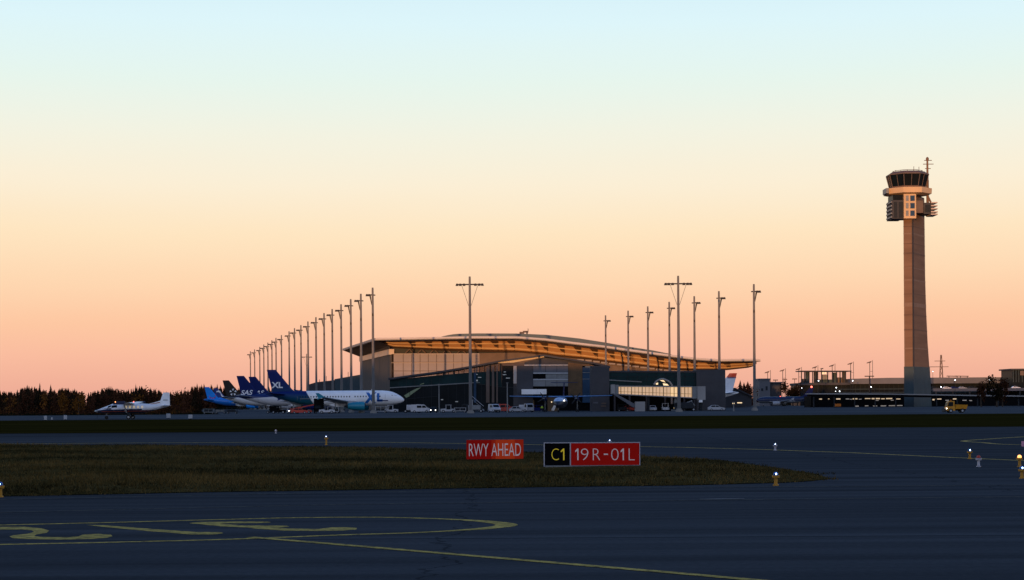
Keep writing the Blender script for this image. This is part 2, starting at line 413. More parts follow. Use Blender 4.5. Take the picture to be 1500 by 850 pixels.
# painted marks
def gpoly(mb, pts, z=.004): return mb.add([G(x, y) + Vector((0, 0, z)) for x, y in pts], [tuple(range(len(pts)))])
def gline(mb, pts, w, z=.004):
    q = [G(x, y) for x, y in pts]; q = [Vector((p.x, p.y, 0)) for p in q]; w = w if isinstance(w, list) else [w]*len(q)
    Lf, Rt = [], []
    for i, p in enumerate(q):
        d = (q[min(i + 1, len(q) - 1)] - q[max(i - 1, 0)]).normalized(); n = Vector((-d.y, d.x, 0))
        Lf.append(p + n*w[i]/2 + Vector((0, 0, z))); Rt.append(p - n*w[i]/2 + Vector((0, 0, z)))
    n = len(q)
    return mb.add(Lf + Rt, [(i, i + 1, n + i + 1, n + i) for i in range(n - 1)])
def dens(pts, k=6):
    out = []
    for i in range(len(pts) - 1):
        p0 = pts[max(i - 1, 0)]; p1 = pts[i]; p2 = pts[i + 1]; p3 = pts[min(i + 2, len(pts) - 1)]
        for j in range(k):
            t = j/k
            out.append(tuple(.5*((2*b) + (c - a)*t + (2*a - 5*b + 4*c - d)*t*t + (3*b - a - 3*c + d)*t**3) for a, b, c, d in zip(p0, p1, p2, p3)))
    return out + [pts[-1]]
marks = []
mb = MB(); oval = dens([(-60, 771), (0, 769.5), (150, 766), (300, 762), (430, 758.8), (540, 758), (620, 759.5), (690, 762.5), (728, 766), (742, 769), (732, 772), (690, 776), (600, 781), (500, 784), (330, 790.5), (150, 795), (0, 798), (-60, 799.5)])
gline(mb, oval, [.20 + .22*max(0, 1 - abs(p[0] - 742)/90) for p in oval]); marks.append(mb)
mb = MB(); gline(mb, [(367, 787.5), (500, 798.5), (700, 815.5), (1000, 841), (1130, 852.5)], .20, .008); marks.append(mb)
# runway name painted inside the oval, read from the taxiway beyond
c1 = lambda p: [(x/3, 590 + y/3) for x, y in p]
mb = MB(); gpoly(mb, c1([(-90, 547), (110, 546), (185, 553), (216, 563), (205, 573), (160, 580), (150, 587), (180, 591), (300, 592), (345, 589), (362, 581), (430, 577), (488, 581), (495, 588), (470, 595), (400, 600), (250, 603), (120, 600), (55, 596), (42, 589), (60, 583), (120, 577), (150, 569), (140, 562), (95, 558), (-90, 559)])); marks.append(mb)
mb = MB(); gpoly(mb, c1([(378, 538), (455, 539), (700, 558), (860, 569), (975, 570), (980, 575), (945, 580), (840, 580), (640, 564), (480, 549)])); marks.append(mb)
mb = MB(); gpoly(mb, c1([(830, 530), (880, 525), (1050, 523), (1175, 524), (1192, 527), (1130, 530), (960, 531), (1060, 540), (1260, 541), (1272, 546), (1215, 550), (1265, 554), (1400, 556), (1450, 549), (1520, 548), (1568, 551), (1566, 558), (1500, 563), (1380, 565), (1250, 563), (1130, 555), (1085, 549), (980, 545)])); marks.append(mb)
for m in marks: struct(m.build('taxiway_marking', 'yellow_paint', origin=False))
mb = MB(); gline(mb, [(-60, 651), (0, 650.3), (200, 649), (410, 648), (560, 648.2), (690, 650), (830, 652.5), (940, 654.5), (1000, 655.5), (1120, 658.8), (1250, 663.5), (1375, 669.5), (1500, 675), (1560, 678)], [.5]*5 + [.42]*3 + [.36]*3 + [.3]*3); struct(mb.build('taxiway_marking', 'faded_yellow', origin=False))
mb = MB(); gline(mb, dens([(1560, 636), (1500, 640), (1450, 643.2), (1411, 646.3), (1440, 648.6), (1470, 651), (1540, 652.5)]), .35); struct(mb.build('taxiway_marking', 'faded_yellow', origin=False))
mb = MB(); gline(mb, [(-60, 752.5), (0, 751), (500, 739.3), (1000, 733.3), (1500, 728), (1560, 727.5)], .10, .006); struct(mb.build('edge_line', 'white_line', origin=False))
mb = MB(); gline(mb, [(-60, 733), (0, 732), (500, 721.8), (1000, 714.5), (1300, 712.3), (1560, 710)], .12, .006); struct(mb.build('edge_line', 'white_line', origin=False))
mb = MB(); gline(mb, [(1025, 732), (1090, 731)], .16, .010); struct(mb.build('edge_line', 'white_patch', origin=False))
# pale paint along the far apron edge
for Y, w in ((292, .7), (318, .5)):
    mb = MB(); mb.add([(-700, Y, .004), (900, Y, .004), (900, Y + w, .004), (-700, Y + w, .004)], [(0, 1, 2, 3)]); struct(mb.build('apron_line', 'white_line', origin=False))

# ================================================================== terminal hall
AX = Vector((-.2, 1, 0))
YF, YH = 606, 620
TOP = [(550, 495.2), (645, 493.6), (690.5, 492.8), (758.6, 492.9), (800, 496), (838.8, 501), (885.6, 506.4), (922, 511.6), (974, 518.5), (1015.6, 523.8), (1052, 526.2), (1104, 525.6), (1114, 526.2)]
BOT = [(552, 499.6), (576.8, 508), (634.7, 511.3), (688.4, 512.8), (758.6, 514.6), (798, 518), (812.8, 520.5), (857, 524.6), (885.6, 528.5), (922, 532.8), (968.8, 538.8), (989.6, 540.5), (1020.8, 541), (1065, 540.6), (1100, 536.8), (1109, 531)]
def ip(tab, x):
    xs, ys = zip(*tab); return float(np.interp(x, xs, ys))
hall = thing('terminal_hall', 'long terminal hall with a wave shaped roof over glowing wooden eaves', 'building', (10, YH, 0))
px = list(np.linspace(550, 1114, 60))
mb = MB()
up = [P(x, ip(TOP, x) + .6, YF) for x in px]; dn = [p - Vector((0, 0, .75)) for p in up]
mb.prism(up + dn[::-1], AX*113); mb.build('roof', 'roof_grey', hall)
mb = MB()
up = [P(x, ip(TOP, x), YF - .35) for x in px]; dn = [p - Vector((0, 0, .62)) for p in up]
mb.prism(up + dn[::-1], (0, .34, 0)); mb.build('fascia', 'fascia', hall)
# the left eave, running away from the corner
mb = MB(); c0 = P(550, 495.3, YF); mb.prism([c0, c0 + AX*113, c0 + AX*113 + Vector((0, 0, -.8)), c0 + Vector((0, 0, -.8))], (-.3, 0, 0)); mb.build('eave_trim', 'roof_grey', hall)
UP = [(643, 494.2), (655, 491.2), (667.7, 489.2), (700, 488.5), (758, 488.7), (800, 490.6), (849, 496), (885.6, 501.7), (922, 508.2), (956, 513.4), (980, 518.2), (992, 522)]
mb = MB(); up = [P(x, ip(UP, x), 640) for x in np.linspace(643, 992, 50)]
mb.prism(up + [p - Vector((0, 0, 2.6)) for p in up][::-1], AX*75); mb.build('upper_roof', 'roof_teal', hall)
# wooden soffit
xs = np.linspace(552, 1108, 90)
YW = 616.4
Fp = [P(x, ip(TOP, x) + 4.2, YW) for x in xs]; Bp = [P(x, ip(BOT, x), YH) for x in xs]
mb = MB(); n = len(xs); mb.add(Fp + Bp, [(i, i + 1, n + i + 1, n + i) for i in range(n - 1)]); sof = mb.build('soffit', 'wood', hall, smooth=True)
def lerp(a, b, t): return a + (b - a)*t
nrm = Vector((0, -.8, -.6))
for t, w, m in ((.04, .26, 'wood_dark'), (.34, .22, 'wood_pale'), (.76, .24, 'wood_pale'), (.98, .34, 'wood_dark')):
    mb = MB(); rings = []
    for a, b in zip(Fp, Bp):
        c = lerp(a, b, t) + nrm*.36; d = (b - a).normalized()
        rings.append([c - d*w + nrm*.18, c + d*w + nrm*.18, c + d*w - nrm*.18, c - d*w - nrm*.18])
    mb.loft(rings); mb.build('beam', m, sof)
for bx in np.arange(596, 1080, 24.3):
    mb = MB()
    q = lambda x, t: lerp(P(x, ip(TOP, x) + 4.2, YW), P(x, ip(BOT, x), YH), t) + nrm*.5
    mb.prism([q(bx, .08), q(bx + 11, .08), q(bx + 10.5, .62), q(bx + 7, .58), q(bx + 4, .30)], -nrm*.4); mb.build('bracket', 'wood_dark', sof)
    mb = MB(); mb.prism([q(bx + 11.3, .06), q(bx + 12, .06), q(bx + 12, .95), q(bx + 11.3, .95)], -nrm*.3); mb.build('rib', 'brown_wood', sof)
# left overhang and side wall
Cx = P(572, 560, YH).x; zt = P(577, 511.5, YH).z; zb = P(577, 519.5, YH).z
w0 = Vector((Cx, YH, 0)); w1 = w0 + AX*99; c1_ = c0 + Vector((0, 0, -.8))
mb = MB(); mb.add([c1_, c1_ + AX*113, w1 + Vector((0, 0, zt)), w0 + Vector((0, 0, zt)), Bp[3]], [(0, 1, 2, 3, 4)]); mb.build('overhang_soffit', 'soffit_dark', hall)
mb = MB(); mb.prism([w0, w1, w1 + Vector((0, 0, zb)), w0 + Vector((0, 0, zb))], (1.2, 0, 0)); mb.build('side_wall', 'grey_block', hall)
mb = MB(); o_ = Vector((-.4, 0, 0)); mb.prism([w0 + o_ + Vector((0, 0, zb)), w1 + o_ + Vector((0, 0, zb)), w1 + o_ + Vector((0, 0, zt)), w0 + o_ + Vector((0, 0, zt))], (1.8, 0, 0)); mb.build('parapet', 'panel_pale', hall)
# front wall
mb = MB(); fpoly(mb, [(573.5, 518.3), (702, 518.3), (702, 556), (573.5, 556)], YH, (0, 1.5, 0)); mb.build('panel_wall', 'panel', hall)
mb = MB(); fpoly(mb, [(702.2, 517.5), (760, 516.6), (800, 518.6), (860, 525), (922, 533), (968, 539), (1030, 541.5), (1030, 560), (702.2, 560)], YH + .1, (0, 1.5, 0)); mb.build('rear_wall', 'brown_panel', hall)
mb = MB(); fpoly(mb, [(573.5, 556), (1030, 560.2), (1030, 596), (573.5, 598)], YH + .2, (0, 1.5, 0)); mb.build('base_wall', 'grey_dark', hall)
mb = MB(); fpoly(mb, [(577, 508.4), (634.7, 511.4), (688.4, 512.9), (758.6, 514.7), (790, 517.3), (790, 518), (577, 518.2)], YH + 1.2, (0, .3, 0)); mb.build('clerestory', 'glass_dark', hall)
mb = MB()
for x in (573.9, 590.3, 602.5, 615, 627, 639.2, 651.5, 664, 676.5, 689): fpoly(mb, [(x, 518.6), (x + .7, 518.6), (x + .7, 556), (x, 556)], YH - .05, (0, .06, 0))
for y in (530.4, 543.2): fpoly(mb, [(574.6, y), (702, y), (702, y + .7), (574.6, y + .7)], YH - .10, (0, .04, 0))
mb.build('panel_seams', 'seam', hall)
mb = MB()
for y in (518.3, 531.3): fpoly(mb, [(573.5, y), (702, y), (702, y + .5), (573.5, y + .5)], YH - .2, (0, .19, 0))
mb.build('ledge', 'panel_pale', hall)
for x in (600, 618, 636, 655, 676):
    mb = MB(); a, b, c = P(x - 6, 517.6, YH + .4), P(x, 511.8, YH + .4), P(x + 6, 517.6, YH + .4)
    mb.tube(a, b, .22, n=5).tube(b, c, .22, n=5); mb.build('truss', 'brown_panel', hall)
mb = MB()
for i, x in enumerate(np.arange(846, 1006, 11.5)):
    y = ip(BOT, x) + 2.3
    fpoly(mb, [(x, y), (x + 9.5, y + .5), (x + 9.5, y + 2.7), (x, y + 2.4)], YH - 1.5, (0, 1.55, 0))
mb.build('stepped_ledge', 'panel', hall)
mb = MB(); fbox(mb, 761, 486.2, 768, 488.6, 650, 2); fbox(mb, 766, 484.8, 774, 487, 652, 2.4); mb.tube(P(773.6, 486.5, 651), P(773.6, 481.5, 651), .12); mb.tube(P(763, 488, 651), P(763, 492, 651), .3); mb.tube(P(772, 487, 652), P(772, 492, 652), .3)
mb.build('rooftop_unit', 'brown_panel', hall)

# ================================================================== glass pavilion in front of the hall
YP = 475
m = bpy.data.materials.new('glass_clear'); m.use_nodes = True; M['glass_clear'] = m
N_, L_ = m.node_tree.nodes, m.node_tree.links
b_ = N_['Principled BSDF']; b_.inputs['Base Color'].default_value = (.02, .03, .035, 1); b_.inputs['Roughness'].default_value = .08
t_ = N_.new('ShaderNodeBsdfTransparent'); t_.inputs[0].default_value = (.85, .8, .78, 1); x_ = N_.new('ShaderNodeMixShader'); x_.inputs[0].default_value = .22
L_.new(t_.outputs[0], x_.inputs[1]); L_.new(b_.outputs[0], x_.inputs[2]); L_.new(x_.outputs[0], N_['Material Output'].inputs[0])
pav = thing('glass_pavilion', 'dark glass pavilion with a low pitched roof and grey panelled middle, below the wooden eaves', 'building', (5, YP, 0))
RT = [(569, 554), (600, 549.5), (640, 544.3), (690, 536), (735, 527.5), (797, 519.5), (870, 530.8), (894, 536.2)]
def slab(mb, pts, th, Y, d):
    a = [P(x, y, Y) for x, y in pts]; return mb.prism(a + [p - Vector((0, 0, th)) for p in a][::-1], (0, d, 0))
mb = MB(); slab(mb, RT, .5, YP - 1.2, 14); mb.build('roof', 'grey_dark', pav)
gt = [(571, 557), (640, 550), (690, 545.6), (735, 543.3)]
mb = MB(); fpoly(mb, gt + [(735, 567), (690, 561), (571, 568)], YP, (0, .3, 0)); mb.build('upper_glass', 'glass_teal', pav)
mb = MB(); fpoly(mb, [(571, 568.4), (690, 561.4), (735, 567.3), (752, 568), (752, 602.4), (571, 603.7)], YP + .05, (0, .3, 0)); mb.build('lower_glass', 'glass_dark', pav)
mb = MB(); fpoly(mb, [(735.2, 534), (752, 533.5), (752, 567.6), (735.2, 566.8)], YP + .1, (0, .3, 0)); mb.build('corner_glass', 'glass_dark', pav)
cg = MB(); fpoly(cg, [(640, 547.3), (690, 539), (735, 530.5), (735, 543), (690, 545.3), (640, 549.7)], YP + .1, (0, .08, 0)); cg.build('clerestory', 'glass_clear', pav)
for x in np.arange(641, 734, 7.6):
    mb = MB(); y0 = ip(RT, x) + 2.8; y1 = ip(gt, x); w = 1.1 if int(x) % 3 else 2.6
    fpoly(mb, [(x, y0), (x + w, y0 - .3), (x + w, y1 + .3), (x, y1 + .4)], YP - .1, (0, .3, 0)); mb.build('mullion', 'frame_dark', pav)
for x in np.arange(583, 734, 12.2):
    mb = MB(); fpoly(mb, [(x, ip(gt, x) + .5), (x + .45, ip(gt, x) + .5), (x + .45, 602.5), (x, 602.5)], YP - .08, (0, .09, 0)); mb.build('mullion', 'frame_dark', pav)
mb = MB(); fpoly(mb, [(571, 567.6), (690, 560.4), (690, 561.7), (571, 568.9)], YP - .15, (0, .2, 0)); mb.build('transom', 'frame_grey', pav); mb = MB(); fpoly(mb, [(690, 560.4), (703, 560.2), (703, 561), (690, 561.4)], YP - .15, (0, .2, 0)); mb.build('transom', 'frame_grey', pav)
mb = MB(); fpoly(mb, [(592, 584.4), (640, 580.3), (640, 581), (592, 585.2)], YP - .15, (0, .2, 0)); mb.build('transom', 'frame_dark', pav)
mb = MB(); fpoly(mb, [(592, 579.5), (600, 574.5), (600, 580.5), (595, 583)], YP - .12, (0, .06, 0)); fpoly(mb, [(600.6, 574), (610, 569.3), (617, 567.5), (610, 572.6), (600.6, 579.5)], YP - .12, (0, .06, 0))
fpoly(mb, [(615, 563.2), (621, 561), (621, 562.6), (615, 563.8)], YP - .2, (0, .06, 0)); mb.build('lit_stair', 'dim_green', pav)
for x, y, w, h_ in ((695.5, 548, 4, 1.2), (700, 552.5, 5, 1), (697, 556.5, 3, 2.2), (736.5, 548.5, 5, 1), (741, 553.5, 6, 1), (738, 544.5, 3, 1), (646, 585, 3, 1.2), (667, 588, 4, 1)):
    mb = MB(); fbox(mb, x, y, x + w, y + h_, YP - .10, .05); mb.build('interior_light', 'office_light', pav)
for x, w, y0 in ((694, 3.5, 546), (712, 5, 536.5), (720.5, 3.5, 536), (727, 2.2, 534)):
    mb = MB(); fpoly(mb, [(x, y0), (x + w, y0), (x + w, 590), (x, 590)], YP - .6, (0, .5, 0)); mb.build('column', 'brown_panel' if x > 700 else 'glass_blue', pav)
mb = MB(); fpoly(mb, [(729, 531), (760, 525.4), (797, 521.6), (797, 523.4), (765, 528.8), (752, 531.2), (731, 532.2)], YP - .9, (0, .8, 0)); mb.build('lit_soffit', 'beige_soffit', pav)
mb = MB(); fpoly(mb, [(736, 532.4), (752, 531.4), (768, 531.3), (768, 536), (736, 536)], YP - .3, (0, .3, 0)); mb.build('beam', 'brown_panel', pav)
mb = MB(); fpoly(mb, [(768.2, 530.6), (797, 523.8), (868, 532.6), (868, 534.3), (768.2, 534.3)], YP - .25, (0, .3, 0)); mb.build('gable', 'grey_dark', pav)
mb = MB(); fpoly(mb, [(768, 534.4), (832, 534.2), (832, 535.6), (768, 535.8)], YP - .6, (0, .55, 0)); mb.build('canopy_edge', 'grey_paint', pav)
mb = MB(); gbox(mb, 757, 536, 780.5, YP - .4, 12); mb.build('end_block', 'grey_block', pav)
mb = MB(); fpoly(mb, [(752.2, 536.2), (756.8, 536.2), (756.8, 562), (752.2, 562)], YP - .3, (0, .8, 0)); mb.build('pilaster', 'panel_pale', pav)
cols = [(781, 799), (799.4, 815.6), (816, 832)]
for r, (y0, y1) in enumerate([(536, 545.6), (548.4, 555), (557.2, 566)]):
    for c, (x0, x1) in enumerate(cols):
        mtl = 'grey_paint' if r == 0 else ('black' if (r, c) == (1, 0) else 'frame_grey')
        mb = MB(); fpoly(mb, [(x0, y0), (x1, y0), (x1, y1), (x0, y1)], YP - .3 - .01*c, (0, .3, 0)); mb.build('wall_panel', {'grey_paint': 'far_grey'}.get(mtl, mtl), pav)
for y in (545.8, 555.2):
    mb = MB(); fpoly(mb, [(781, y), (832, y), (832, y + 1.9), (781, y + 1.9)], YP - .5, (0, .4, 0)); mb.build('sill', 'grey_paint', pav)
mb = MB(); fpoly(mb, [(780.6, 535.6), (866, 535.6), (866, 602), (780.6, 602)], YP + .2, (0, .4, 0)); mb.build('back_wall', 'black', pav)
mb = MB(); fpoly(mb, [(832.3, 531), (853, 533.6), (853, 580), (832.3, 580)], YP - .35, (0, .4, 0)); mb.build('timber_wall', 'brown_wood', pav)
mb = MB(); fpoly(mb, [(853.3, 538), (866, 538), (866, 590), (853.3, 590)], YP - .3, (0, .4, 0)); mb.build('blue_glass', 'glass_blue', pav)
mb = MB(); fpoly(mb, [(853.3, 545.5), (866, 545.5), (866, 546.3), (853.3, 546.3)], YP - .4, (0, .1, 0)); mb.build('transom', 'frame_grey', pav); mb = MB(); fpoly(mb, [(853.3, 555), (866, 555), (866, 555.8), (853.3, 555.8)], YP - .4, (0, .1, 0)); mb.build('transom', 'frame_grey', pav); mb = MB(); fpoly(mb, [(857, 536.6), (866.5, 536.2), (866.5, 539.5), (857, 538)], YP - .4, (0, .1, 0)); mb.build('transom', 'frame_grey', pav)
mb = MB(); fbox(mb, 764, 570.3, 800.5, 577.8, YP - 4, 3.4); mb.build('white_canopy', 'white_paint', pav)
for x0, x1, y0 in ((769.5, 782.5, 586), (802, 818, 581)):
    mb = MB(); gbox(mb, x0, y0, x1, YP - .35, .5); mb.build('loading_door', 'brown_wood', pav)

# ================================================================== right hand pier
YR = 450
pier = thing('gate_pier', 'low gate pier with two blank grey blocks and a teal glass band between', 'building', (42, YR, 0))
mb = MB(); gbox(mb, 866, 536, 892.5, YR, 9); mb.build('end_block', 'grey_block', pav if False else pier)
mb = MB(); gbox(mb, 1020, 541.6, 1062.5, YR, 9); mb.build('end_block', 'grey_block', pier)
mb = MB(); fpoly(mb, [(892.6, 545.5), (1020, 546), (1020, 566.8), (892.6, 567.4)], YR + .4, (0, .4, 0)); mb.build('glass_band', 'glass_teal', pier)
mb = MB(); fpoly(mb, [(892.6, 543.2), (1020, 543.6), (1020, 546), (892.6, 545.5)], YR + .2, (0, 7, 0)); mb.build('roof_edge', 'grey_dark', pier)
for x in np.arange(905, 1019, 14):
    mb = MB(); fpoly(mb, [(x, 546), (x + .5, 546), (x + .5, 567), (x, 567)], YR + .3, (0, .08, 0)); mb.build('mullion', 'frame_dark', pier)
for y in (551.5, 557.5):
    mb = MB(); fpoly(mb, [(892.6, y), (1020, y), (1020, y + .5), (892.6, y + .5)], YR + .25, (0, .04, 0)); mb.build('transom', 'frame_dark', pier)
mb = MB(); fpoly(mb, [(892.6, 556.2), (940, 559), (940, 560.2), (892.6, 557.6)], YR + .1, (0, .1, 0)); mb.build('light_strip', 'frame_grey', pier)
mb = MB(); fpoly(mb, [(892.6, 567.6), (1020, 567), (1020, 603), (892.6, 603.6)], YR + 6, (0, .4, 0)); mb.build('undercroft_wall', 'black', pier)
for x in (899, 921, 946, 973, 1001, 1016):
    mb = MB(); gbox(mb, x, 567.5, x + 2.6, YR + .5, .5); mb.build('column', 'grey_block', pier)
for x, y, w in ((869, 589, 7), (881, 590, 7), (880, 594, 8)):
    mb = MB(); fbox(mb, x, y, x + w, y + 2.2, YR - .12, .1); mb.build('wall_vent', 'brown_panel' if x > 875 else 'far_grey', pier)
a_ = dens([(958, 563.5), (961, 559), (967, 555.6), (972, 555.4), (980, 559), (984, 564), (984.6, 570), (983.8, 592)], 4)
mb = MB()
for p, q in zip(a_[:-1], a_[1:]): mb.tube(P(*p, YR - 2), P(*q, YR - 2), .24, n=6)
mb.build('arch_frame', 'far_concrete', pier)
for q in ([(966.5, 557), (972, 557), (975, 560.5), (969, 558.6)], [(960.8, 561.5), (964, 560.6), (964, 563.5), (961, 563.8)], [(971, 561.6), (977, 562.4), (980, 565), (972, 564.8)]):
    mb = MB(); fpoly(mb, q, YR - 1.5, (0, .15, 0)); mb.build('lamp_panel', 'lamp_warm', pier)

# jet bridge
YB = 441
jb = thing('jet_bridge', 'boarding bridge of amber lit glass reaching left from the grey end block', 'boarding bridge', (35, YB, 0))
t0, t1 = [(906.5, 565.8), (1013, 566.6)], [(1013, 582.6), (906.5, 577.2)]
mb = MB(); fpoly(mb, [(906.5, 566.6), (982, 567), (982, 581), (906.5, 577)], YB, (0, 3, 0)); tn = mb.build('tunnel', 'bridge_light', jb)
mb = MB(); fpoly(mb, [(982.2, 567), (992.5, 567), (992.5, 581.6), (982.2, 581)], YB, (0, 3, 0)); mb.build('tunnel', 'bridge_light_hot', jb)
mb = MB(); fpoly(mb, [(992.7, 567), (1013, 567), (1013, 582.4), (992.7, 581.6)], YB + .05, (0, 3, 0)); mb.build('tunnel', 'bridge_light', jb)
mb = MB(); fpoly(mb, [(906, 565.2), (1014, 565.8), (1014, 567.4), (906, 566.8)], YB - .12, (0, 3.3, 0)); mb.build('bridge_roof', 'far_concrete', jb)
mb = MB(); fpoly(mb, [(906, 577), (1014, 582.2), (1014, 583.6), (906, 578.4)], YB - .12, (0, 3.3, 0)); mb.build('bridge_floor', 'far_concrete', jb)
for i, x in enumerate(np.arange(909, 1012, 5.2)):
    yb = 577 + (x - 906)*.049; w = .5 if i % 3 else 1.0; mb = MB()
    fpoly(mb, [(x, 567), (x + w, 567), (x + w, yb), (x, yb)], YB - .06, (0, .05, 0)); mb.build('mullion', 'brown_wood', jb)
mb = MB(); fpoly(mb, [(906.5, 573.6), (1013, 577), (1013, 577.4), (906.5, 574)], YB - .09, (0, .02, 0)); mb.build('handrail', 'brown_wood', jb)
mb = MB(); fbox(mb, 895.5, 563.4, 901, 577.5, YB - .5, 3.6); mb.build('cab', 'far_concrete', jb)
mb = MB(); fbox(mb, 901.3, 563.8, 906.3, 577.6, YB - .3, 3.4); mb.build('bellows', 'frame_grey', jb)
mb = MB(); fbox(mb, 1014, 566.2, 1021.6, 584, YB - .3, 3.4); mb.build('louvre_panel', 'frame_grey', jb)
mb = MB(); fbox(mb, 1021.8, 566, 1033.5, 586, YB - .6, 4); mb.build('rotunda', 'far_concrete', jb)
mb = MB(); fbox(mb, 1024, 586.1, 1029, 589.5, YB - .6, 2); mb.build('light_box', 'white_paint', jb)
mb = MB(); fpoly(mb, [(896, 576), (903, 577.3), (934, 594), (930, 597.5), (926, 596)], YB - .9, (0, 1.6, 0)); mb.build('stairs', 'far_grey', jb)
mb = MB(); gbox(mb, 930.4, 588.5, 945, YB - 1.1, 2.4); mb.build('stair_base', 'far_concrete', jb)
mb = MB(); mb.tube(P(990, 583, YB + 1.2), Vector((P(990, 583, YB).x, YB + 1.2, .4)), .45); gbox(mb, 984, 600, 996, YB, 2.4); mb.build('drive_column', 'frame_grey', jb)
mb = MB(); mb.tube(P(950, 580, YB + 1.2), Vector((P(950, 580, YB).x, YB + 1.2, 0)), .35); mb.build('support', 'frame_dark', jb)
mb = MB(); mb.tube(P(1027, 586, YB + 1.4), Vector((P(1027, 586, YB).x, YB + 1.4, 0)), .5); mb.build('support', 'frame_dark', jb)
mb = MB()
for k in range(5): mb.tube(P(992 + k*5, 594 - k*1.8, YB - .5), P(998 + k*5, 599.5 - k*1.2, YB - .5), .12, n=5)
mb.tube(P(990, 597, YB - .5), P(1014, 587, YB - .5), .16, n=5); mb.build('service_steps', 'frame_grey', jb)

# ================================================================== control tower
YT = 612
mat('tower_concrete', (.160, .098, .066), .8, scale=.22, stretch=(.12, .12, 1.4), var=.20, spec=.15)
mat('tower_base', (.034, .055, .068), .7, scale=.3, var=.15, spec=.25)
tw = thing('control_tower', 'tall concrete control tower with a dark glass cab at its top', 'control tower', (P(1345, 600, YT + 6).x, YT + 6, 0))
d1 = Vector((.866, -.5, 0)); d2 = Vector((.5, .866, 0))
Ex = P(1336.5, 320, YT).x
zz = lambda y: P(1340, y, YT).z
def plan(z, w1, w2, out=0, off=0):
    E = Vector((Ex, YT, z)) + d1*off
    return [E + (d1 - d2)*out, E + d2*(w2 + out) + d1*out, E - d1*(w1 + out) + d2*(w2 + out), E - d1*(w1 + out) - d2*out]
W2 = lambda y: float(np.interp(y, [283, 400, 450, 500, 550, 600], [14.9, 15.3, 16.2, 17.9, 20.6, 21.9]))
mb = MB(); mb.loft([plan(zz(y), 3.3, W2(y)) for y in (537, 520, 500, 475, 450, 420, 400, 360, 320, 284)]); mb.build('shaft', 'tower_concrete', tw)
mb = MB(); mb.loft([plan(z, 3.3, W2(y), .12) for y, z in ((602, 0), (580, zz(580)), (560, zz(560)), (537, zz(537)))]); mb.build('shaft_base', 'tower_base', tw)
mb = MB(); E = Vector((Ex, YT, 0)); q = [E - d1*.22 - d2*.10, E + d1*.10 - d2*.10, E + d1*.10 + d2*.9]
mb.prism(q, (0, 0, zz(322))); mb.build('joint', 'soffit_dark', tw)
mb = MB()
mat('pour_band', (.19, .125, .09), .8, scale=.4, var=.15); mat('pour_band_dark', (.105, .064, .045), .8, scale=.4, var=.15)
for y, h_, mm in ((332, .3, 1), (343, .5, 0), (357, .25, 1), (372, .6, 1), (393, .3, 0), (411, .5, 0), (431, .3, 1), (449, 1.4, 0), (462, .4, 1), (484, .5, 1), (511, .4, 0)):
    mb = MB(); mb.loft([plan(zz(y), 3.3, W2(y), .03), plan(zz(y) + h_, 3.3, W2(y), .03)]); mb.build('pour_band', 'pour_band_dark' if mm else 'pour_band', tw)
TC = Vector((P(1330.6, 265, YT + 3).x, YT + 4.5, 0))
def octo(z, r, n=8): return [TC + Vector((r*math.cos(PI/8 + 2*PI*k/n), r*math.sin(PI/8 + 2*PI*k/n), z)) for k in range(n)]
mb = MB(); mb.loft([octo(zz(y), r) for y, r in ((255.6, 7.75), (254, 7.7), (251.8, 6.6), (250.4, 6.2))]); mb.build('cab_roof', 'brown_panel', tw)
mb = MB()
for k in range(14):
    a = 2*PI*k/14; h = random.choice([.4, .7, 1.0, 1.6]); p = TC + Vector((5.2*math.cos(a), 5.2*math.sin(a), zz(250.8))); mb.tube(p, p + Vector((0, 0, h)), .10, n=5)
for k in range(8):
    a, b = octo(zz(248.8), 5.4)[k], octo(zz(248.8), 5.4)[(k + 1) % 8]; mb.tube(a, b, .09, n=4)
mb.build('roof_railing', 'brown_panel', tw)
mb = MB(); mb.loft([octo(zz(272.4), 6.45), octo(zz(255.6), 7.5)]); cab = mb.build('cab_glass', 'glass_dark', tw)
A, B = octo(zz(272.4), 6.5), octo(zz(255.6), 7.56)
for k in range(8):
    for t in (0, .5):
        p = lerp(A[k], A[(k + 1) % 8], t); q = lerp(B[k], B[(k + 1) % 8], t); MB().tube(p, q, .16 if t == 0 else .11, n=5).build('mullion', 'brown_panel', cab)
mb = MB(); mb.loft([octo(zz(275.4), 6.9), octo(zz(272.4), 6.5)]); mb.build('cab_sill', 'tower_concrete', tw)
mb = MB(); mb.loft([octo(zz(285.6), 5.6), octo(zz(283.4), 8.6), octo(zz(275.6), 8.7), octo(zz(275.4), 8.2)]); mb.build('gallery', 'tower_bay', tw)
mb = MB(); fbox(mb, 1298.3, 275.5, 1302, 283, YT - 1, 6); mb.build('gallery_bracket', 'frame_grey', tw)
mb = MB(); fbox(mb, 1308, 285.4, 1324, 293.2, YT - 1.2, 8); mb.build('lower_window', 'glass_dark', tw)
mb = MB(); fbox(mb, 1307, 293.3, 1323.8, 320.5, YT - 1.8, 9); mb.build('plant_room', 'grey_dark', tw)  # dark grey stands in for this box being out of the sun
for x0, x1, y0, y1 in ((1309.5, 1314.5, 296, 319), (1316.5, 1322.5, 296, 319)):
    mb = MB(); fbox(mb, x0, y0, x1, y1, YT - 1.9, .08); mb.build('louvre_panel', 'frame_dark', tw)
for y in (295, 300.5, 306, 311.5, 317):
    mb = MB(); fbox(mb, 1305.2, y, 1307, y + 2, YT - 1.6, 8); mb.build('fin', 'frame_grey', tw)
mb = MB(); fbox(mb, 1324.2, 284.2, 1342, 320, YT - 2.6, 7); bay = mb.build('office_bay', 'tower_bay', tw)
for x0, x1 in ((1327, 1331), (1333.5, 1340)):
    for y0 in (286.5, 297.5, 308.5):
        mb = MB(); fbox(mb, x0, y0, x1, y0 + 8, YT - 2.68, .07); mb.build('window', 'frame_grey' if x0 < 1330 else 'glass_blue', bay)
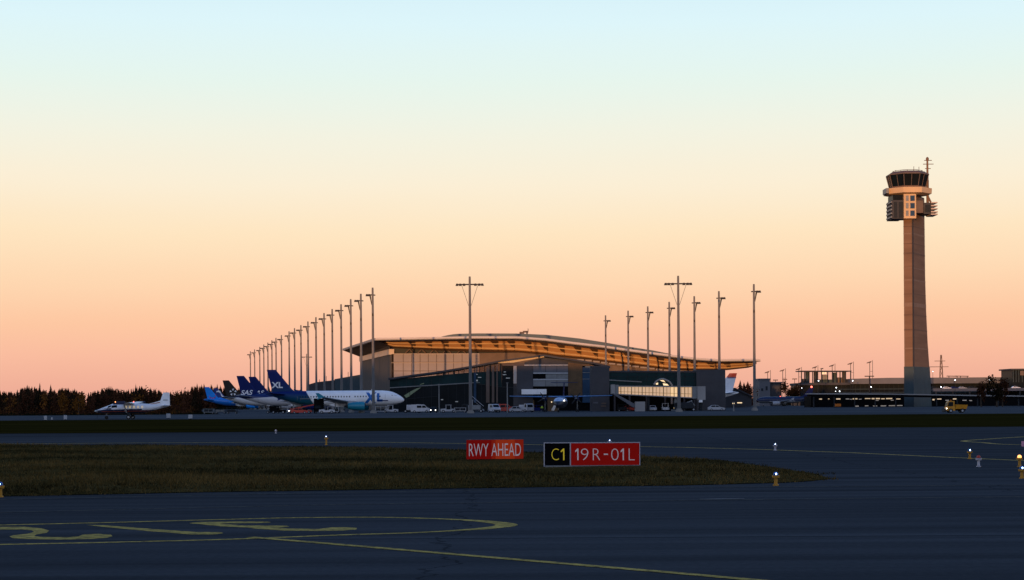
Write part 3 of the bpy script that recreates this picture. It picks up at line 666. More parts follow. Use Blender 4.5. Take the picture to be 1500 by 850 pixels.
mb = MB(); fbox(mb, 1342.2, 294, 1352.4, 312, YT - .6, 4); mb.build('duct', 'brown_panel', tw)
mb = MB(); fbox(mb, 1353, 297, 1367.5, 313.5, YT + 1, 7); pod = mb.build('side_pod', 'grey_dark', tw)
for y in (296, 300.5, 305, 309.5, 313):
    mb = MB(); fbox(mb, 1364, y, 1374 - (313 - y)*.04, y + 1.7, YT + .6, 7.6); mb.build('fin', 'panel_pale', pod)
mb = MB(); fbox(mb, 1355.5, 300, 1363.5, 311, YT + .9, .08); mb.build('louvre_panel', 'frame_dark', pod)
mb = MB(); xa = P(1358.6, 260, YT + 4).x
mb.tube((xa, YT + 4, zz(297)), (xa, YT + 4, zz(262)), .5).tube((xa, YT + 4, zz(262)), (xa, YT + 4, zz(232)), .42, .34)
for y, w in ((233, 1.6), (238.5, 2.2), (245, 1.2)): mb.tube((xa - w*.7, YT + 4, zz(y)), (xa + w, YT + 4, zz(y)), .14, n=5)
mb.lathe('z', [(zz(233), .5), (zz(230), .55), (zz(228), .2)], (xa, YT + 4, 0)); mb.tube((xa, YT + 4, zz(285)), (xa + 1.4, YT + 4, zz(297)), .35); mb.build('antenna_mast', 'tower_concrete', tw)

# ================================================================== apron light masts
HM = 32.4
def make_mast(side, double, label, group):
    t = thing('light_mast', label, 'light mast', (0, 0, 0), group)
    MB().lathe('z', [(.5, .42), (2.5, .40), (HM*.5, .33), (HM - .5, .25), (HM, .22)], n=12).build('pole', 'mast_grey', t, smooth=True)
    MB().lathe('z', [(0, .85), (.5, .85), (.52, .6), (.8, .6)], n=12).build('footing', 'concrete', t)
    z = HM - 1.9
    arms = (-1, 1) if double else (side,)
    for s in arms:
        Ln = 3.0 if double else 1.55
        a = MB().tube((0, 0, z), (s*Ln, 0, z + .05), .17, .13).build('arm', 'lamp_dark', t)
        for q in ((.45, .75, 1.0) if double else (.55, .95)):
            x = s*Ln*q; MB().loft([[(x - .34, -.5, z - .30), (x + .34, -.5, z - .30), (x + .34, .5, z - .30), (x - .34, .5, z - .30)], [(x - .2, -.35, z + .22), (x + .2, -.35, z + .22), (x + .2, .35, z + .22), (x - .2, .35, z + .22)]]).build('lamp', 'lamp_dark', a)
        if double: MB().tube((s*.32, 0, z - 5.0), (s*1.9, 0, z - .2), .045, n=5).build('brace', 'lamp_dark', t)
        else: MB().loft([[(s*.2, -.1, z - 2.6), (s*.32, -.1, z - 2.6), (s*.32, .1, z - 2.6), (s*.2, .1, z - 2.6)], [(s*.45, -.2, z - .2), (s*.85, -.2, z - .2), (s*.85, .2, z - .2), (s*.45, .2, z - .2)]]).build('brace', 'lamp_dark', t)
    if not double:
        MB().tube((0, 0, z), (-side*.7, 0, z - .05), .15).build('arm', 'lamp_dark', t)
        MB().box(-.2, .2, -.46, -.30, z - 5.4, z - 4.8).build('junction_box', 'lamp_dark', t)
    return t
LM = [(366.7, 514.7), (372.9, 511.8), (380.4, 508.2), (386.3, 504.8), (392.3, 502), (398.2, 498.6), (404.2, 495), (412.2, 491), (423.4, 485.4), (431.4, 480.8), (440.7, 476.4), (451, 471), (462.7, 464.7), (474.6, 458.8), (486.5, 452.8), (499.5, 445.8), (513.7, 438.3), (528.5, 430.5), (545.8, 421.5)][::-1]
RM = [(1104.2, 416.3), (1053, 426.6), (1016.9, 434), (980.2, 442.3), (948.8, 448.9), (920, 455.2), (887, 462)]
def mast_at(p): v = uv(*p)[1]; Y = (HM - H)*F/v; return Vector((P(p[0], p[1], Y).x, Y, 0))
lm0 = rm0 = None
for i, p in enumerate(LM):
    lab = ('nearest and tallest light mast of the left row, passing in front of the white jet' if i == 0 else
           'smallest and farthest light mast at the left end of the left row' if i == len(LM) - 1 else
           f'{ORD[i]} light mast counted leftwards from the tallest in the row left of the terminal')
    if i == 0: lm0 = make_mast(-1, False, lab, 'light masts in the row left of the terminal'); o = lm0
    else: o = ctree(lm0); o['label'] = lab
    o.location = mast_at(p)
for i, p in enumerate(RM):
    lab = ('rightmost light mast of the right row, beside the tip of the terminal roof' if i == 0 else
           f'{ORD[i]} single arm light mast from the right in the row before the wooden eaves')
    if i == 0: rm0 = make_mast(1, False, lab, 'light masts in the row right of the terminal'); o = rm0
    else: o = ctree(rm0); o['label'] = lab
    o.location = mast_at(p)
dm = make_mast(1, True, 'tall light mast with arms on both sides before the dark glass pavilion', 'double armed light masts'); dm.location = mast_at((688, 405.2))
d2m = ctree(dm); d2m['label'] = 'tall light mast with arms on both sides in front of the amber boarding bridge'; d2m.location = mast_at((993.3, 404.2))
d3m = ctree(dm); d3m['label'] = 'small distant light mast with arms on both sides, seen between poles of the left row'; d3m.location = mast_at((449, 518.5))

# plain slim poles by the pavilion
def slim(px_, y0, Y, label):
    t = thing('lamp_post', label, 'lamp post', (P(px_, y0, Y).x, Y, 0), 'slim posts before the pavilion'); z = P(px_, y0, Y).z
    MB().lathe('z', [(0, .16), (z, .10)], (t.location.x, Y, 0), 8).build('pole', 'frame_grey', t)
    MB().box(t.location.x - .3, t.location.x + .3, Y - .2, Y + .2, z, z + .15).build('lamp_head', 'frame_grey', t)
slim(643, 563.5, 452, 'slim grey post before the dark glass, left of the tall double armed mast')
slim(743, 561.5, 424, 'slim grey post by the red vehicles, right of the tall double armed mast')
slim(1074.6, 590, 420, 'slim short post on the apron right of the plain grey end block')

# ================================================================== right background
def bld(name, label, x, Y): return thing(name, label, 'building', (GX(x, Y), Y, 0))
an = bld('service_building', 'low blue grey building seen between the masts behind the white jet', 490, 800)
mb = MB(); fpoly(mb, [(490, 555.5), (527, 549), (527, 600), (490, 600)], 800, (0, 20, 0)); mb.build('wall', 'tower_base', an)
mb = MB(); fpoly(mb, [(452, 563.5), (463, 560), (489.8, 557), (489.8, 600), (452, 600)], 802, (0, 16, 0)); mb.build('wing', 'grey_dark', an)
for x, y in ((468, 556), (478, 551), (510, 545)):
    mb = MB(); mb.tube(P(x, y, 806), P(x, y + 12, 806), .12, n=5); mb.build('vent_pipe', 'lamp_dark', an)
hg = bld('shed', 'small dark gabled shed beside the white tail with the red tip', 1082, 690)
mb = MB(); fpoly(mb, [(1056, 577), (1077, 569), (1101, 580.5), (1101, 596), (1056, 598)], 690, (0, 24, 0)); mb.build('wall', 'grey_dark', hg)
mb = MB(); slab(mb, [(1054, 576.5), (1077, 568), (1103, 580.3)], .5, 689, 26); mb.build('roof', 'grey_block', hg)
for x, y, w in ((1073, 590.4, 3), (1080, 589.5, 7)):
    mb = MB(); fbox(mb, x, y, x + w, y + 1.4, 689.8, .1); mb.build('lamp', 'lamp_warm', hg)
cb = bld('concrete_block', 'plain grey concrete block building right of the rightmost tall mast', 1120, 880)
mb = MB(); gbox(mb, 1112, 555.5, 1128, 880, 14); mb.build('wall', 'far_grey', cb)
for x, y, h_ in ((1115, 569, 4), (1121.5, 566, 6)):
    mb = MB(); fbox(mb, x, y, x + 3, y + h_, 879.9, .06); mb.build('window', 'frame_dark', cb)
mb = MB(); fbox(mb, 1111.2, 554.6, 1128.8, 556.4, 879.5, 15); mb.build('roof', 'far_grey', cb)
db = bld('dark_building', 'small dark flat roofed building joined on the right of the grey concrete block', 1136, 882)
mb = MB(); gbox(mb, 1128.4, 560.5, 1145, 882, 12); mb.build('wall', 'grey_dark', db)
mb = MB(); fbox(mb, 1128.2, 559.6, 1146, 561, 881.4, 13); mb.build('roof', 'far_grey', db)
mb = MB(); fbox(mb, 1145.4, 566, 1150, 568, 880, 3); mb.build('sign_box', 'far_grey', db)
cc = bld('concourse', 'long low concourse with a pale grey roof and dark glass behind the control tower', 1340, 900)
mb = MB(); gbox(mb, 1172, 561.5, 1520, 902, 30); mb.build('glass_front', 'glass_dark', cc)
mb = MB(); fpoly(mb, [(1246, 555), (1300, 553.6), (1520, 552.4), (1520, 561), (1246, 562.6)], 898, (0, 34, 0)); mb.build('roof', 'far_grey', cc)
mb = MB(); fpoly(mb, [(1172, 561), (1246, 560.6), (1246, 564), (1172, 564.4)], 899, (0, 34, 0)); mb.build('low_roof', 'grey_dark', cc)
for y in (570, 575):
    mb = MB(); fpoly(mb, [(1225, y), (1520, y - 2), (1520, y - .9), (1225, y + 1.0)], 901, (0, .8, 0)); mb.build('sill', 'tower_base', cc)
for x in np.arange(1176, 1510, 7):
    mb = MB(); fpoly(mb, [(x, 564.4), (x + .6, 564.4), (x + .6, 590), (x, 590)], 901.5, (0, .4, 0)); mb.build('mullion', 'frame_dark', cc)
mb = MB()
for x0, x1 in ((1388, 1402), (1400, 1419)): fpoly(mb, [(x0, 550.5), (x1, 550.8), (x1, 551.8), (x0, 551.5)], 905, (0, 2, 0))
for x in (1390, 1402, 1407, 1417): mb.tube(P(x, 551, 906), P(x, 555, 906), .2, n=5)
mb.build('roof_gantry', 'lamp_dark', cc)
fh = bld('rooftop_hall', 'see through framed glass hall with lights inside, left of the control tower', 1210, 906)
mb = MB(); fpoly(mb, [(1172.5, 543), (1247.5, 543), (1247.5, 544.4), (1172.5, 544.4)], 905, (0, 16, 0)); mb.build('roof', 'grey_dark', fh)
for x in (1173.5, 1178, 1184.6, 1190, 1195, 1203, 1212, 1219, 1225, 1230, 1238, 1245.6):
    mb = MB(); fpoly(mb, [(x, 544.4), (x + 1.3, 544.4), (x + 1.3, 561), (x, 561)], 906, (0, .6, 0)); mb.build('column', 'frame_dark', fh)
for x0, x1, y0, mtl in ((1175, 1180, 555, 'brown_panel'), (1181, 1186, 545, 'tower_base'), (1193.4, 1198, 545, 'grey_dark'), (1220, 1226, 546, 'tower_base'), (1226.5, 1234, 553, 'red_paint'), (1235, 1239.5, 545, 'grey_dark'), (1199, 1219, 556, 'tower_base')):
    mb = MB(); fpoly(mb, [(x0, y0), (x1, y0), (x1, 561), (x0, 561)], 912, (0, 3, 0)); mb.build('core_wall', mtl if mtl != 'red_paint' else 'brown_panel', fh)
for x0, x1, y0, y1, mtl in ((1203.6, 1206.5, 545.4, 548, 'lamp_warm'), (1208, 1210, 545.6, 547.6, 'lamp_warm'), (1204, 1212, 549, 556, 'far_concrete')):
    mb = MB(); fpoly(mb, [(x0, y0), (x1, y0), (x1, y1), (x0, y1)], 910, (0, .3, 0)); mb.build('interior_light' if 'lamp' in mtl else 'interior_wall', mtl, fh)
mb = MB(); mb.tube(P(1203, 543, 910), P(1203, 540, 910), .2); mb.tube(P(1202, 540.4, 910), P(1206, 540, 910), .25); mb.build('roof_lamp', 'lamp_dark', fh)
rb = bld('corner_building', 'dark glass upper storey of a building cut by the right picture edge', 1495, 870)
mb = MB(); gbox(mb, 1483, 541.5, 1530, 870, 20); mb.build('glass_front', 'glass_dark', rb)
mb = MB(); fbox(mb, 1481, 540, 1532, 542, 869, 22); mb.build('roof', 'grey_dark', rb)
for x in (1484, 1488, 1492, 1497):
    mb = MB(); fbox(mb, x, 542, x + .8, 560, 869.6, .3); mb.build('mullion', 'tower_base', rb)
mb = MB(); fbox(mb, 1494.5, 543.5, 1500, 550, 869.4, .2); mb.build('notice_panel', 'brown_panel', rb)
pk = thing('parking_deck', 'raised parking deck with a pale parapet right of the control tower', 'parking deck', (GX(1430, 850), 850, 0))
zd = P(1430, 569, 850).z - .5
mb = MB(); xa, xb = GX(1366, 850), GX(1525, 850); mb.box(xa, xb, 850, 880, zd - .4, zd); mb.build('deck', 'far_grey', pk)
mb = MB(); mb.box(xa, xb, 849.6, 849.98, zd - .9, zd + .55); mb.build('parapet', 'far_grey', pk)
for x in np.linspace(xa + 2, xb - 2, 7):
    mb = MB(); mb.box(x - .3, x + .3, 850.5, 851.1, 0, zd - .4); mb.build('column', 'grey_dark', pk)
cp = thing('canopy', 'long thin roadside canopy on posts with a pale edge, in front of the tower foot', 'canopy', (GX(1345, 598), 598, 0))
mb = MB(); fpoly(mb, [(1186, 576.2), (1300, 576.6), (1420, 578.6), (1530, 580), (1530, 581.6), (1420, 580.2), (1300, 578.2), (1186, 577.8)], 598, (0, 9, 0)); mb.build('roof', 'far_concrete', cp)
mb = MB(); fpoly(mb, [(1188, 577.9), (1300, 578.3), (1420, 580.3), (1530, 581.7), (1530, 584.4), (1420, 583), (1300, 581.2), (1188, 580.6)], 598.4, (0, 8, 0)); mb.build('roof_beam', 'black', cp)
for x in (1192, 1222, 1252, 1282, 1312, 1372, 1402, 1432, 1462, 1492):
    mb = MB(); X = GX(x, 599); mb.box(X - .18, X + .18, 598.8, 599.2, 0, P(x, 580.5, 599).z); mb.build('post', 'frame_dark', cp)
lb = bld('arrivals_building', 'long dark low building with a row of warm lit windows under the canopy', 1350, 645)
mb = MB(); mb.box(GX(1188, 645), GX(1540, 645), 645, 660, 0, 4.2); mb.build('wall', 'black', lb)
wins = [(1200, 584, 4, 1.5, 0), (1213, 584, 2, 1, 0), (1225, 583.7, 6, 1.8, 1), (1222, 591.6, 10, 4, 3), (1239, 584, 5, 1.2, 2), (1245, 584.5, 3, 1, 2), (1249, 583.6, 7, 1.6, 1), (1258, 584.4, 4, 1, 2), (1252, 594.3, 6, 1.7, 2), (1267, 583.4, 8, 1.2, 1), (1277, 583.2, 12, 1.8, 1), (1291, 583.6, 5, 1.4, 1), (1283, 586.2, 4, 1, 2), (1298, 583.2, 9, 1.6, 1), (1312, 584, 7, 1.2, 1), (1267, 594, 5, 1.3, 2), (1279, 594.2, 6, 1.2, 2), (1290, 594, 8, 1.4, 2), (1302, 593.8, 10, 1.3, 2), (1314, 593.6, 8, 1.3, 2), (1305, 586, 4, 1, 2), (1366, 584.6, 3, 2, 0), (1371, 584, 8, 1.4, 1), (1385, 586, 5, 1.2, 2), (1396, 583.8, 5, 1.5, 0), (1410, 586, 6, 1.2, 2), (1420, 586.4, 4, 1.2, 2)]
for x, y, w, h, k in wins:
    mb = MB(); fbox(mb, x, y, x + w, y + h, 644.8, .12); mb.build('window', ['shop_light', 'shop_light', 'shop_dim', 'orange_paint'][k], lb)

def street(x, y, Y, m, k, label):
    z = P(x, y, Y).z; X = P(x, y, Y).x
    t = thing('street_lamp', label, 'street lamp', (X, Y, 0), 'small lit street lamps before the concourse')
    MB().lathe('z', [(0, .12), (z, .08)], (X, Y, 0), 6).build('pole', 'frame_dark', t)
    MB().box(X - .5, X + .5, Y - .3, Y + .1, z + .30, z + .42).build('hood', 'lamp_dark', t)
    MB().ball((X, Y - .1, z), k).build('bulb', m, t)
for x, y, lab in ((1199, 558, 'lit lamp under the left half of the framed rooftop hall'), (1249, 558, 'lit lamp at the right foot of the framed rooftop hall'),
                  (1225, 568, 'lit lamp midway below the framed rooftop hall, the higher of three close together'), (1276, 567, 'lit lamp before the dark glass, just left of the control tower shaft'),
                  (1399, 557, 'lit lamp under the small roof gantry right of the control tower'), (1449, 557, 'lit lamp above the parking deck, between the bare trees and the gantry'),
                  (1378.5, 567, 'lit lamp at the left end of the parking deck'), (1229.8, 573.3, 'lit lamp just above the canopy edge, right one of a low pair'), (1224, 573.3, 'faint lit lamp just above the canopy edge, left one of a low pair'), (1174.5, 568.5, 'faint lit lamp alone above the dark blue jet'), (1366.4, 544.3, 'faint high lamp just right of the control tower shaft')):
    street(x, y, 845, 'lamp_cool', .26 if 'faint' not in lab else .17, lab)
# twin pole floodlights along the skyline
FL = [(1124.5, 546.5, 541), (1146.5, 544, 537.5), (1170, 542, 536), (1194, 539.5, 533), (1219, 537, 531), (1246, 534, 529), (1274, 532, 526.5)]
t0_ = None
for i, (x, yl, yt) in enumerate(FL):
    lab = ('leftmost and lowest' if i == 0 else 'rightmost and tallest' if i == 6 else ORD[i] + ' from the left') + ' of the twin pole floodlights on the skyline left of the tower'
    Y = 960; z = P(x, yl, Y).z
    t = thing('floodlight', lab, 'floodlight', (P(x, yl, Y).x, Y, 0), 'twin pole floodlights on the skyline'); X = t.location.x
    MB().tube((X, Y, 0), (X, Y, z + .3), .17, n=6).build('pole', 'lamp_dark', t)
    MB().tube((X + 1.6, Y, 0), (X + 1.6, Y, z + 1.6), .13, n=6).build('pole', 'lamp_dark', t)
    MB().loft([[(X - 1.7, Y - .5, z - .2), (X + .5, Y - .5, z + .2), (X + .5, Y + .5, z + .2), (X - 1.7, Y + .5, z - .2)], [(X - 1.5, Y - .4, z + .35), (X + 1.1, Y - .4, z + 1.2), (X + 1.1, Y + .4, z + 1.2), (X - 1.5, Y + .4, z + .35)]]).build('lamp_head', 'brown_panel', t)
    MB().tube((X, Y, z*.8), (X + 1.6, Y, z*.8), .08, n=4).build('tie', 'lamp_dark', t)
for x, y in ((1136, 557.6), (1149.5, 556.5), (1164, 556)):
    X, Y, z = P(x, y, 930).x, 930, P(x, y, 930).z
    t = thing('roof_light', f'small flat topped lamp {["above the small dark building", "between two twin pole floodlights", "just left of the framed rooftop hall"][int((x - 1130)//14)]}', 'lamp', (X, Y, 0), 'small flat topped lamps')
    MB().tube((X, Y, 0), (X, Y, z), .14, n=5).build('pole', 'lamp_dark', t); MB().box(X - 1.3, X + 1.3, Y - .4, Y + .4, z, z + .5).build('lamp_head', 'brown_panel', t)
# gantry lamp right of the rooftop hall and the pylon
X, Y, z = P(1273.5, 552, 890).x, 890, P(1273.5, 552, 890).z
t = thing('gantry', 'dark crossbar on a short post before the grey roof, left of the tower', 'gantry', (X, Y, 0))
MB().tube((X, Y, 0), (X, Y, z), .28, n=6).build('post', 'lamp_dark', t); MB().box(X - 2.4, X + 2.4, Y - .3, Y + .3, z, z + .5).build('crossbar', 'lamp_dark', t)
X, Y, z = P(1378.6, 520, 1300).x, 1300, P(1378.6, 520, 1300).z
t = thing('pylon', 'thin brown lattice power pylon right of the control tower', 'pylon', (X, Y, 0)); mb = MB()
for sx_ in (-1, 1):
    for sy_ in (-1, 1): mb.tube((X + sx_*1.9, Y + sy_*1.9, 0), (X + sx_*.35, Y + sy_*.35, z), .26, .2, n=5)
k = 9
for i in range(k):
    a, b = i/k, (i + 1)/k; wa, wb = 1.9 - 1.55*a, 1.9 - 1.55*b
    mb.tube((X - wa, Y - wa, z*a), (X + wb, Y - wb, z*b), .14, n=4).tube((X + wa, Y - wa, z*a), (X - wb, Y - wb, z*b), .14, n=4)
mb.build('lattice', 'brown_panel', t)
for yy, w in ((529, 5), (537.5, 9)):
    zz_ = P(1378.6, yy, 1300).z; mb = MB(); mb.tube((X - w, Y, zz_), (X + w*.62, Y, zz_), .22, n=5); mb.build('crossarm', 'brown_panel', t)

# ================================================================== aircraft
ST = [(0, -.55, .05), (.15, -.55, .32), (.5, -.5, .62), (1.1, -.42, .98), (2.0, -.27, 1.35), (3.0, -.12, 1.66), (4.3, -.03, 1.88), (6, 0, 1.98), (8, 0, 2.0), (22, 0, 2.0), (25, .05, 1.96), (27.5, .22, 1.78), (30, .5, 1.48), (32.5, .82, 1.12), (35, 1.12, .68), (36.8, 1.32, .32), (37.5, 1.38, .1)]
L0, ZC = 37.6, 4.0
def sx_(s): return L0/2 - s
def airfoil(le, ch, th, ax='z'):
    """six point wing section; le = leading edge, chord runs to -x"""
    o = []
    for a, b in ((0, 0), (-.12, .42), (-.42, .5), (-1, .03), (-1, -.03), (-.42, -.42), (-.12, -.38)):
        p = Vector(le); p.x += a*ch
        if ax == 'z': p.z += b*th
        else: p.y += b*th
        o.append(p)
    return o
def on_hull(vs, fs, s0, z0, side, r=2.02, zc=ZC):
    bm = bmesh.new(); vv = [bm.verts.new((x, 0, z)) for x, z in vs]
    for f in fs: bm.faces.new([vv[i] for i in f])
    zmin, zmax = vs[:, 1].min(), vs[:, 1].max()
    for k in range(1, 8):
        bmesh.ops.bisect_plane(bm, geom=bm.verts[:] + bm.edges[:] + bm.faces[:], plane_co=(0, 0, zmin + (zmax - zmin)*k/8), plane_no=(0, 0, 1))
    bm.verts.index_update(); mb = MB()
    P_ = []
    for v in bm.verts:
        z = z0 + v.co.z; dz = min(abs(z - zc), r - .02); P_.append((s0 + v.co.x, side*math.sqrt(r*r - dz*dz), z))
    mb.add(P_, [tuple(v.index for v in f.verts) for f in bm.faces]); bm.free()
    return mb
def jet(label, hull, fin, eng, tailplane, group=None, side=-1, windows=True, wingmat='grey_paint', gear=True):
    t = thing('airliner', label, 'airliner', (0, 0, 0), group)
    mb = MB(); rings = []
    for s, dz, r in ST: rings.append([(sx_(s), r*math.sin(2*PI*k/32), ZC + dz + r*1.02*math.cos(2*PI*k/32)) for k in range(32)])
    mb.loft(rings); h = mb.build('fuselage', hull, t, smooth=True)
    if side:
        bmv = MB()
        for k, (a, b) in enumerate(((1.75, 2.55), (2.65, 3.3))):
            pts = [(sx_(a + .15), ZC + .62), (sx_(b), ZC + .62), (sx_(b - (.12 if k else 0)), ZC + 1.12), (sx_(a + .55), ZC + 1.05)]
            for sd in (-1, 1):
                q = []
                for x, z in pts:
                    s = L0/2 - x; r = float(np.interp(s, [i[0] for i in ST], [i[2] for i in ST])); dz = float(np.interp(s, [i[0] for i in ST], [i[1] for i in ST]))
                    d = z - ZC - dz; q.append((x, sd*(math.sqrt(max(.04, r*r - d*d)) + .03), z))
                bmv.add(q, [(0, 1, 2, 3)])
        bmv.build('cockpit_window', 'glass_dark', h)
    if windows:
        w0_ = None
        for k, s in enumerate(np.arange(6.4, 28.5, .74)):
            if 9 < k < 11: continue
            if w0_ is None:
                w0_ = MB().box(-.13, .13, -.03, .03, -.19, .19).build('window', 'glass_dark', h); ob = w0_
            else: ob = w0_.copy(); COL.objects.link(ob); ob.parent = h
            r = float(np.interp(s, [i[0] for i in ST], [i[2] for i in ST])); dz = float(np.interp(s, [i[0] for i in ST], [i[1] for i in ST]))
            d = .42 - dz; ob.location = (sx_(s), side*(math.sqrt(r*r - d*d)), ZC + .42)
        for s in (5.0, 27.8):
            mb = MB(); r = float(np.interp(s, [i[0] for i in ST], [i[2] for i in ST])) + .012
            for dx in (0, .82): mb.box(sx_(s) - dx - .03, sx_(s) - dx + .03, min(side*r*.93, side*r*1.0), max(side*r*.93, side*r*1.0), ZC - .7, ZC + .9) if False else mb.add([(sx_(s) - dx + e, side*math.sqrt(max(.01, r*r - z*z)), ZC + z) for z in (-.6, 0, .5, .95) for e in (-.03, .03)], [(0, 1, 3, 2), (2, 3, 5, 4), (4, 5, 7, 6)])
            mb.build('door', 'frame_grey', h)
    zf = 5.7
    mb = MB(); mb.loft([airfoil((sx_(28.6), 0, zf - .5), 6.8, .5, 'y'), airfoil((sx_(30.3), 0, 6.6), 5.4, .46, 'y'), airfoil((sx_(34.6), 0, 11.8), 2.4, .26, 'y')])
    mb.prism([(sx_(26.4), -.1, zf + .2), (sx_(28.9), -.1, zf - .1), (sx_(29.9), -.1, 6.5)], (0, .2, 0)); f = mb.build('fin', fin, t)
    for sd in (-1, 1):
        mb = MB(); mb.loft([airfoil((sx_(31.6), sd*.7, 5.05), 3.6, .34), airfoil((sx_(35.0), sd*6.2, 5.5), 1.4, .16)]); mb.build('tailplane', tailplane, t)
        mb = MB(); mb.loft([airfoil((sx_(11.6), sd*1.2, 2.75), 7.4, 1.0), airfoil((sx_(14.6), sd*6.3, 3.15), 4.0, .55), airfoil((sx_(19.6), sd*16.9, 4.25), 1.6, .22)])
        wg = mb.build('wing', wingmat, t)
        mb = MB(); mb.prism([(sx_(19.4), sd*16.9, 4.2), (sx_(21.4), sd*16.9, 4.2), (sx_(21.9), sd*17.0, 5.3), (sx_(21.1), sd*17.0, 5.3)], (0, sd*.08, 0)); mb.prism([(sx_(19.6), sd*16.9, 4.3), (sx_(21.2), sd*16.9, 4.3), (sx_(21.6), sd*16.9, 3.6)], (0, sd*.08, 0)); mb.build('winglet', eng, wg)
        for yy in (8.2, 11.6):
            mb = MB(); s_ = 16.2 + (yy - 6)*.47; mb.lathe('x', [(sx_(s_ + 2.6), .05), (sx_(s_ + 1.2), .28), (sx_(s_), .22), (sx_(s_ - .8), .04)], (0, sd*yy, 2.95 + (yy - 6)*.1), 8); mb.build('flap_fairing', wingmat, wg)
        mb = MB(); mb.lathe('x', [(sx_(10.1), .98), (sx_(10.4), 1.14), (sx_(11.6), 1.2), (sx_(13.4), 1.05), (sx_(14.6), .78)], (0, sd*5.75, 1.85), 20); en = mb.build('engine', eng, t, smooth=True)
        MB().lathe('x', [(sx_(10.08), .88), (sx_(10.05), .1)], (0, sd*5.75, 1.85), 16).build('fan', 'black', en)
        MB().lathe('x', [(sx_(14.6), .55), (sx_(15.6), .2)], (0, sd*5.75, 1.85), 12).build('exhaust', 'frame_dark', en)
        mb = MB(); mb.prism([(sx_(11.2), sd*5.75 - .12, 2.9), (sx_(14.6), sd*5.75 - .12, 2.5), (sx_(15), sd*5.75 - .12, 3.2), (sx_(12.8), sd*5.75 - .12, 3.2)], (0, .24, 0)); mb.build('pylon', wingmat, en)
        g = MB().tube((sx_(18.2), sd*3.8, 2.6), (sx_(18.2), sd*3.8, .55), .16).build('landing_gear', 'frame_grey', t)
        mb = MB()
        for e in (-.45, .45): mb.lathe('y', [(-.2, .38), (-.15, .56), (.15, .56), (.2, .38)], (sx_(18.2), sd*3.8 + e, .56), 14)
        mb.build('wheels', 'rubber', g)
    g = MB().tube((sx_(5.1), 0, 2.2), (sx_(5.1), 0, .4), .12).build('landing_gear', 'frame_grey', t)
    mb = MB()
    for e in (-.26, .26): mb.lathe('y', [(-.12, .26), (-.1, .38), (.1, .38), (.12, .26)], (sx_(5.1), e, .38), 12)
    mb.build('wheels', 'rubber', g)
    MB().loft([[(sx_(10.6), -.9, 2.1), (sx_(10.6), .9, 2.1), (sx_(10.6), .7, 2.5), (sx_(10.6), -.7, 2.5)], [(sx_(12), -1.9, 1.75), (sx_(12), 1.9, 1.75), (sx_(12), 1.7, 2.8), (sx_(12), -1.7, 2.8)], [(sx_(18), -1.9, 1.75), (sx_(18), 1.9, 1.75), (sx_(18), 1.7, 2.8), (sx_(18), -1.7, 2.8)], [(sx_(20.5), -.9, 2.2), (sx_(20.5), .9, 2.2), (sx_(20.5), .7, 2.6), (sx_(20.5), -.7, 2.6)]]).build('belly_fairing', hull, t)
    return t, h, f
def fin_text(f, body, x, z, w, h, m, name='tail_lettering', **k):
    vs, fs = textmesh(body, w, h, **k); mb = MB()
    mb.add([(x + a, -.30 if z > 6 else -.98, z + b) for a, b in vs], fs); return mb.build(name, m, f)
def place(t, px_, Y, rot=0, sc=1.0, tail=None):
    t.location = (GX(px_, Y), Y, 0); t.rotation_euler = (0, 0, rot); t.scale = (sc, sc, sc)

# the white jet with the blue tail
slope = (440.7 - 424.6)/(592 - 569)
livery('white_hull', (.80, .80, .82), (.005, .016, .12), -1, -.62, -7.6 + .62*6, (.010, .10, .13), 2.6, 5.6)
livery('two_tone_fin', (.005, .014, .115), (.005, .014, .115), 0, 0, 1, (.008, .045, .12), 5.0, 8.5)
for q in ('two_tone_fin', 'white_hull'): M[q].node_tree.nodes['Principled BSDF'].inputs['Specular IOR Level'].default_value = .15; M[q].node_tree.nodes['Principled BSDF'].inputs['Roughness'].default_value = .5
t, h, f = jet('white airliner with two white letters on its blue tail and teal engines, nearest parked jet', 'white_hull', 'two_tone_fin', 'teal_paint', 'navy')
fin_text(f, 'XL', -16.9, 6.85, 3.05, 1.6, 'text_white', offset=.035)
vs, fs = textmesh('X', 3.3, 3.0, offset=.06, shear=.1); on_hull(vs, fs, 8.2, 2.6, -1, 2.03).build('side_lettering', 'logo_blue', h)
vs, fs = textmesh('L', 1.5, 2.3, offset=.07); on_hull(vs, fs, 11.6, 3.0, -1, 2.03).build('side_lettering', 'logo_blue', h)
mb = MB(); mb.add([(11.5, -2.0, 3.42), (14.6, -1.90, 3.42), (14.6, -1.84, 3.16), (11.8, -1.86, 3.16)], [(0, 1, 2, 3)]); mb.build('side_stripe', 'navy', h)
mb = MB(); mb.add([(-8.9, -2.03, 3.98), (-5.9, -2.04, 3.98), (-5.9, -2.04, 3.84), (-8.9, -2.03, 3.84)], [(0, 1, 2, 3)]); mb.build('registration_mark', 'frame_grey', h)
MB().box(10, 10.5, -.05, .05, 6.0, 6.45).build('aerial', 'white_paint', h)
place(t, 490, 460)
# two jets with plain dark blue tails
livery('silver_hull', (.50, .50, .53), (.005, .014, .10), -.06, 1, -5.3, None, 2, 6)
t, h, f = jet('silver grey airliner with white slanted lettering on its dark blue tail, left of a pair', 'silver_hull', 'plain_navy', 'plain_navy', 'grey_paint', 'silver airliners with dark blue tails', windows=False)
fin_text(f, 'SAS', -16.7, 5.62, 3.9, 1.55, 'text_white', offset=.02, shear=.28)
place(t, 344 + 18.8*2500/552, 552)
t.location.x += .0
t2 = ctree(t); t2['label'] = 'silver grey airliner with dark blue tail, right of a pair, beside the nearest jet'
place(t2, 362.5 + 18.8*2500/592*1.02, 592, 0, 1.03)
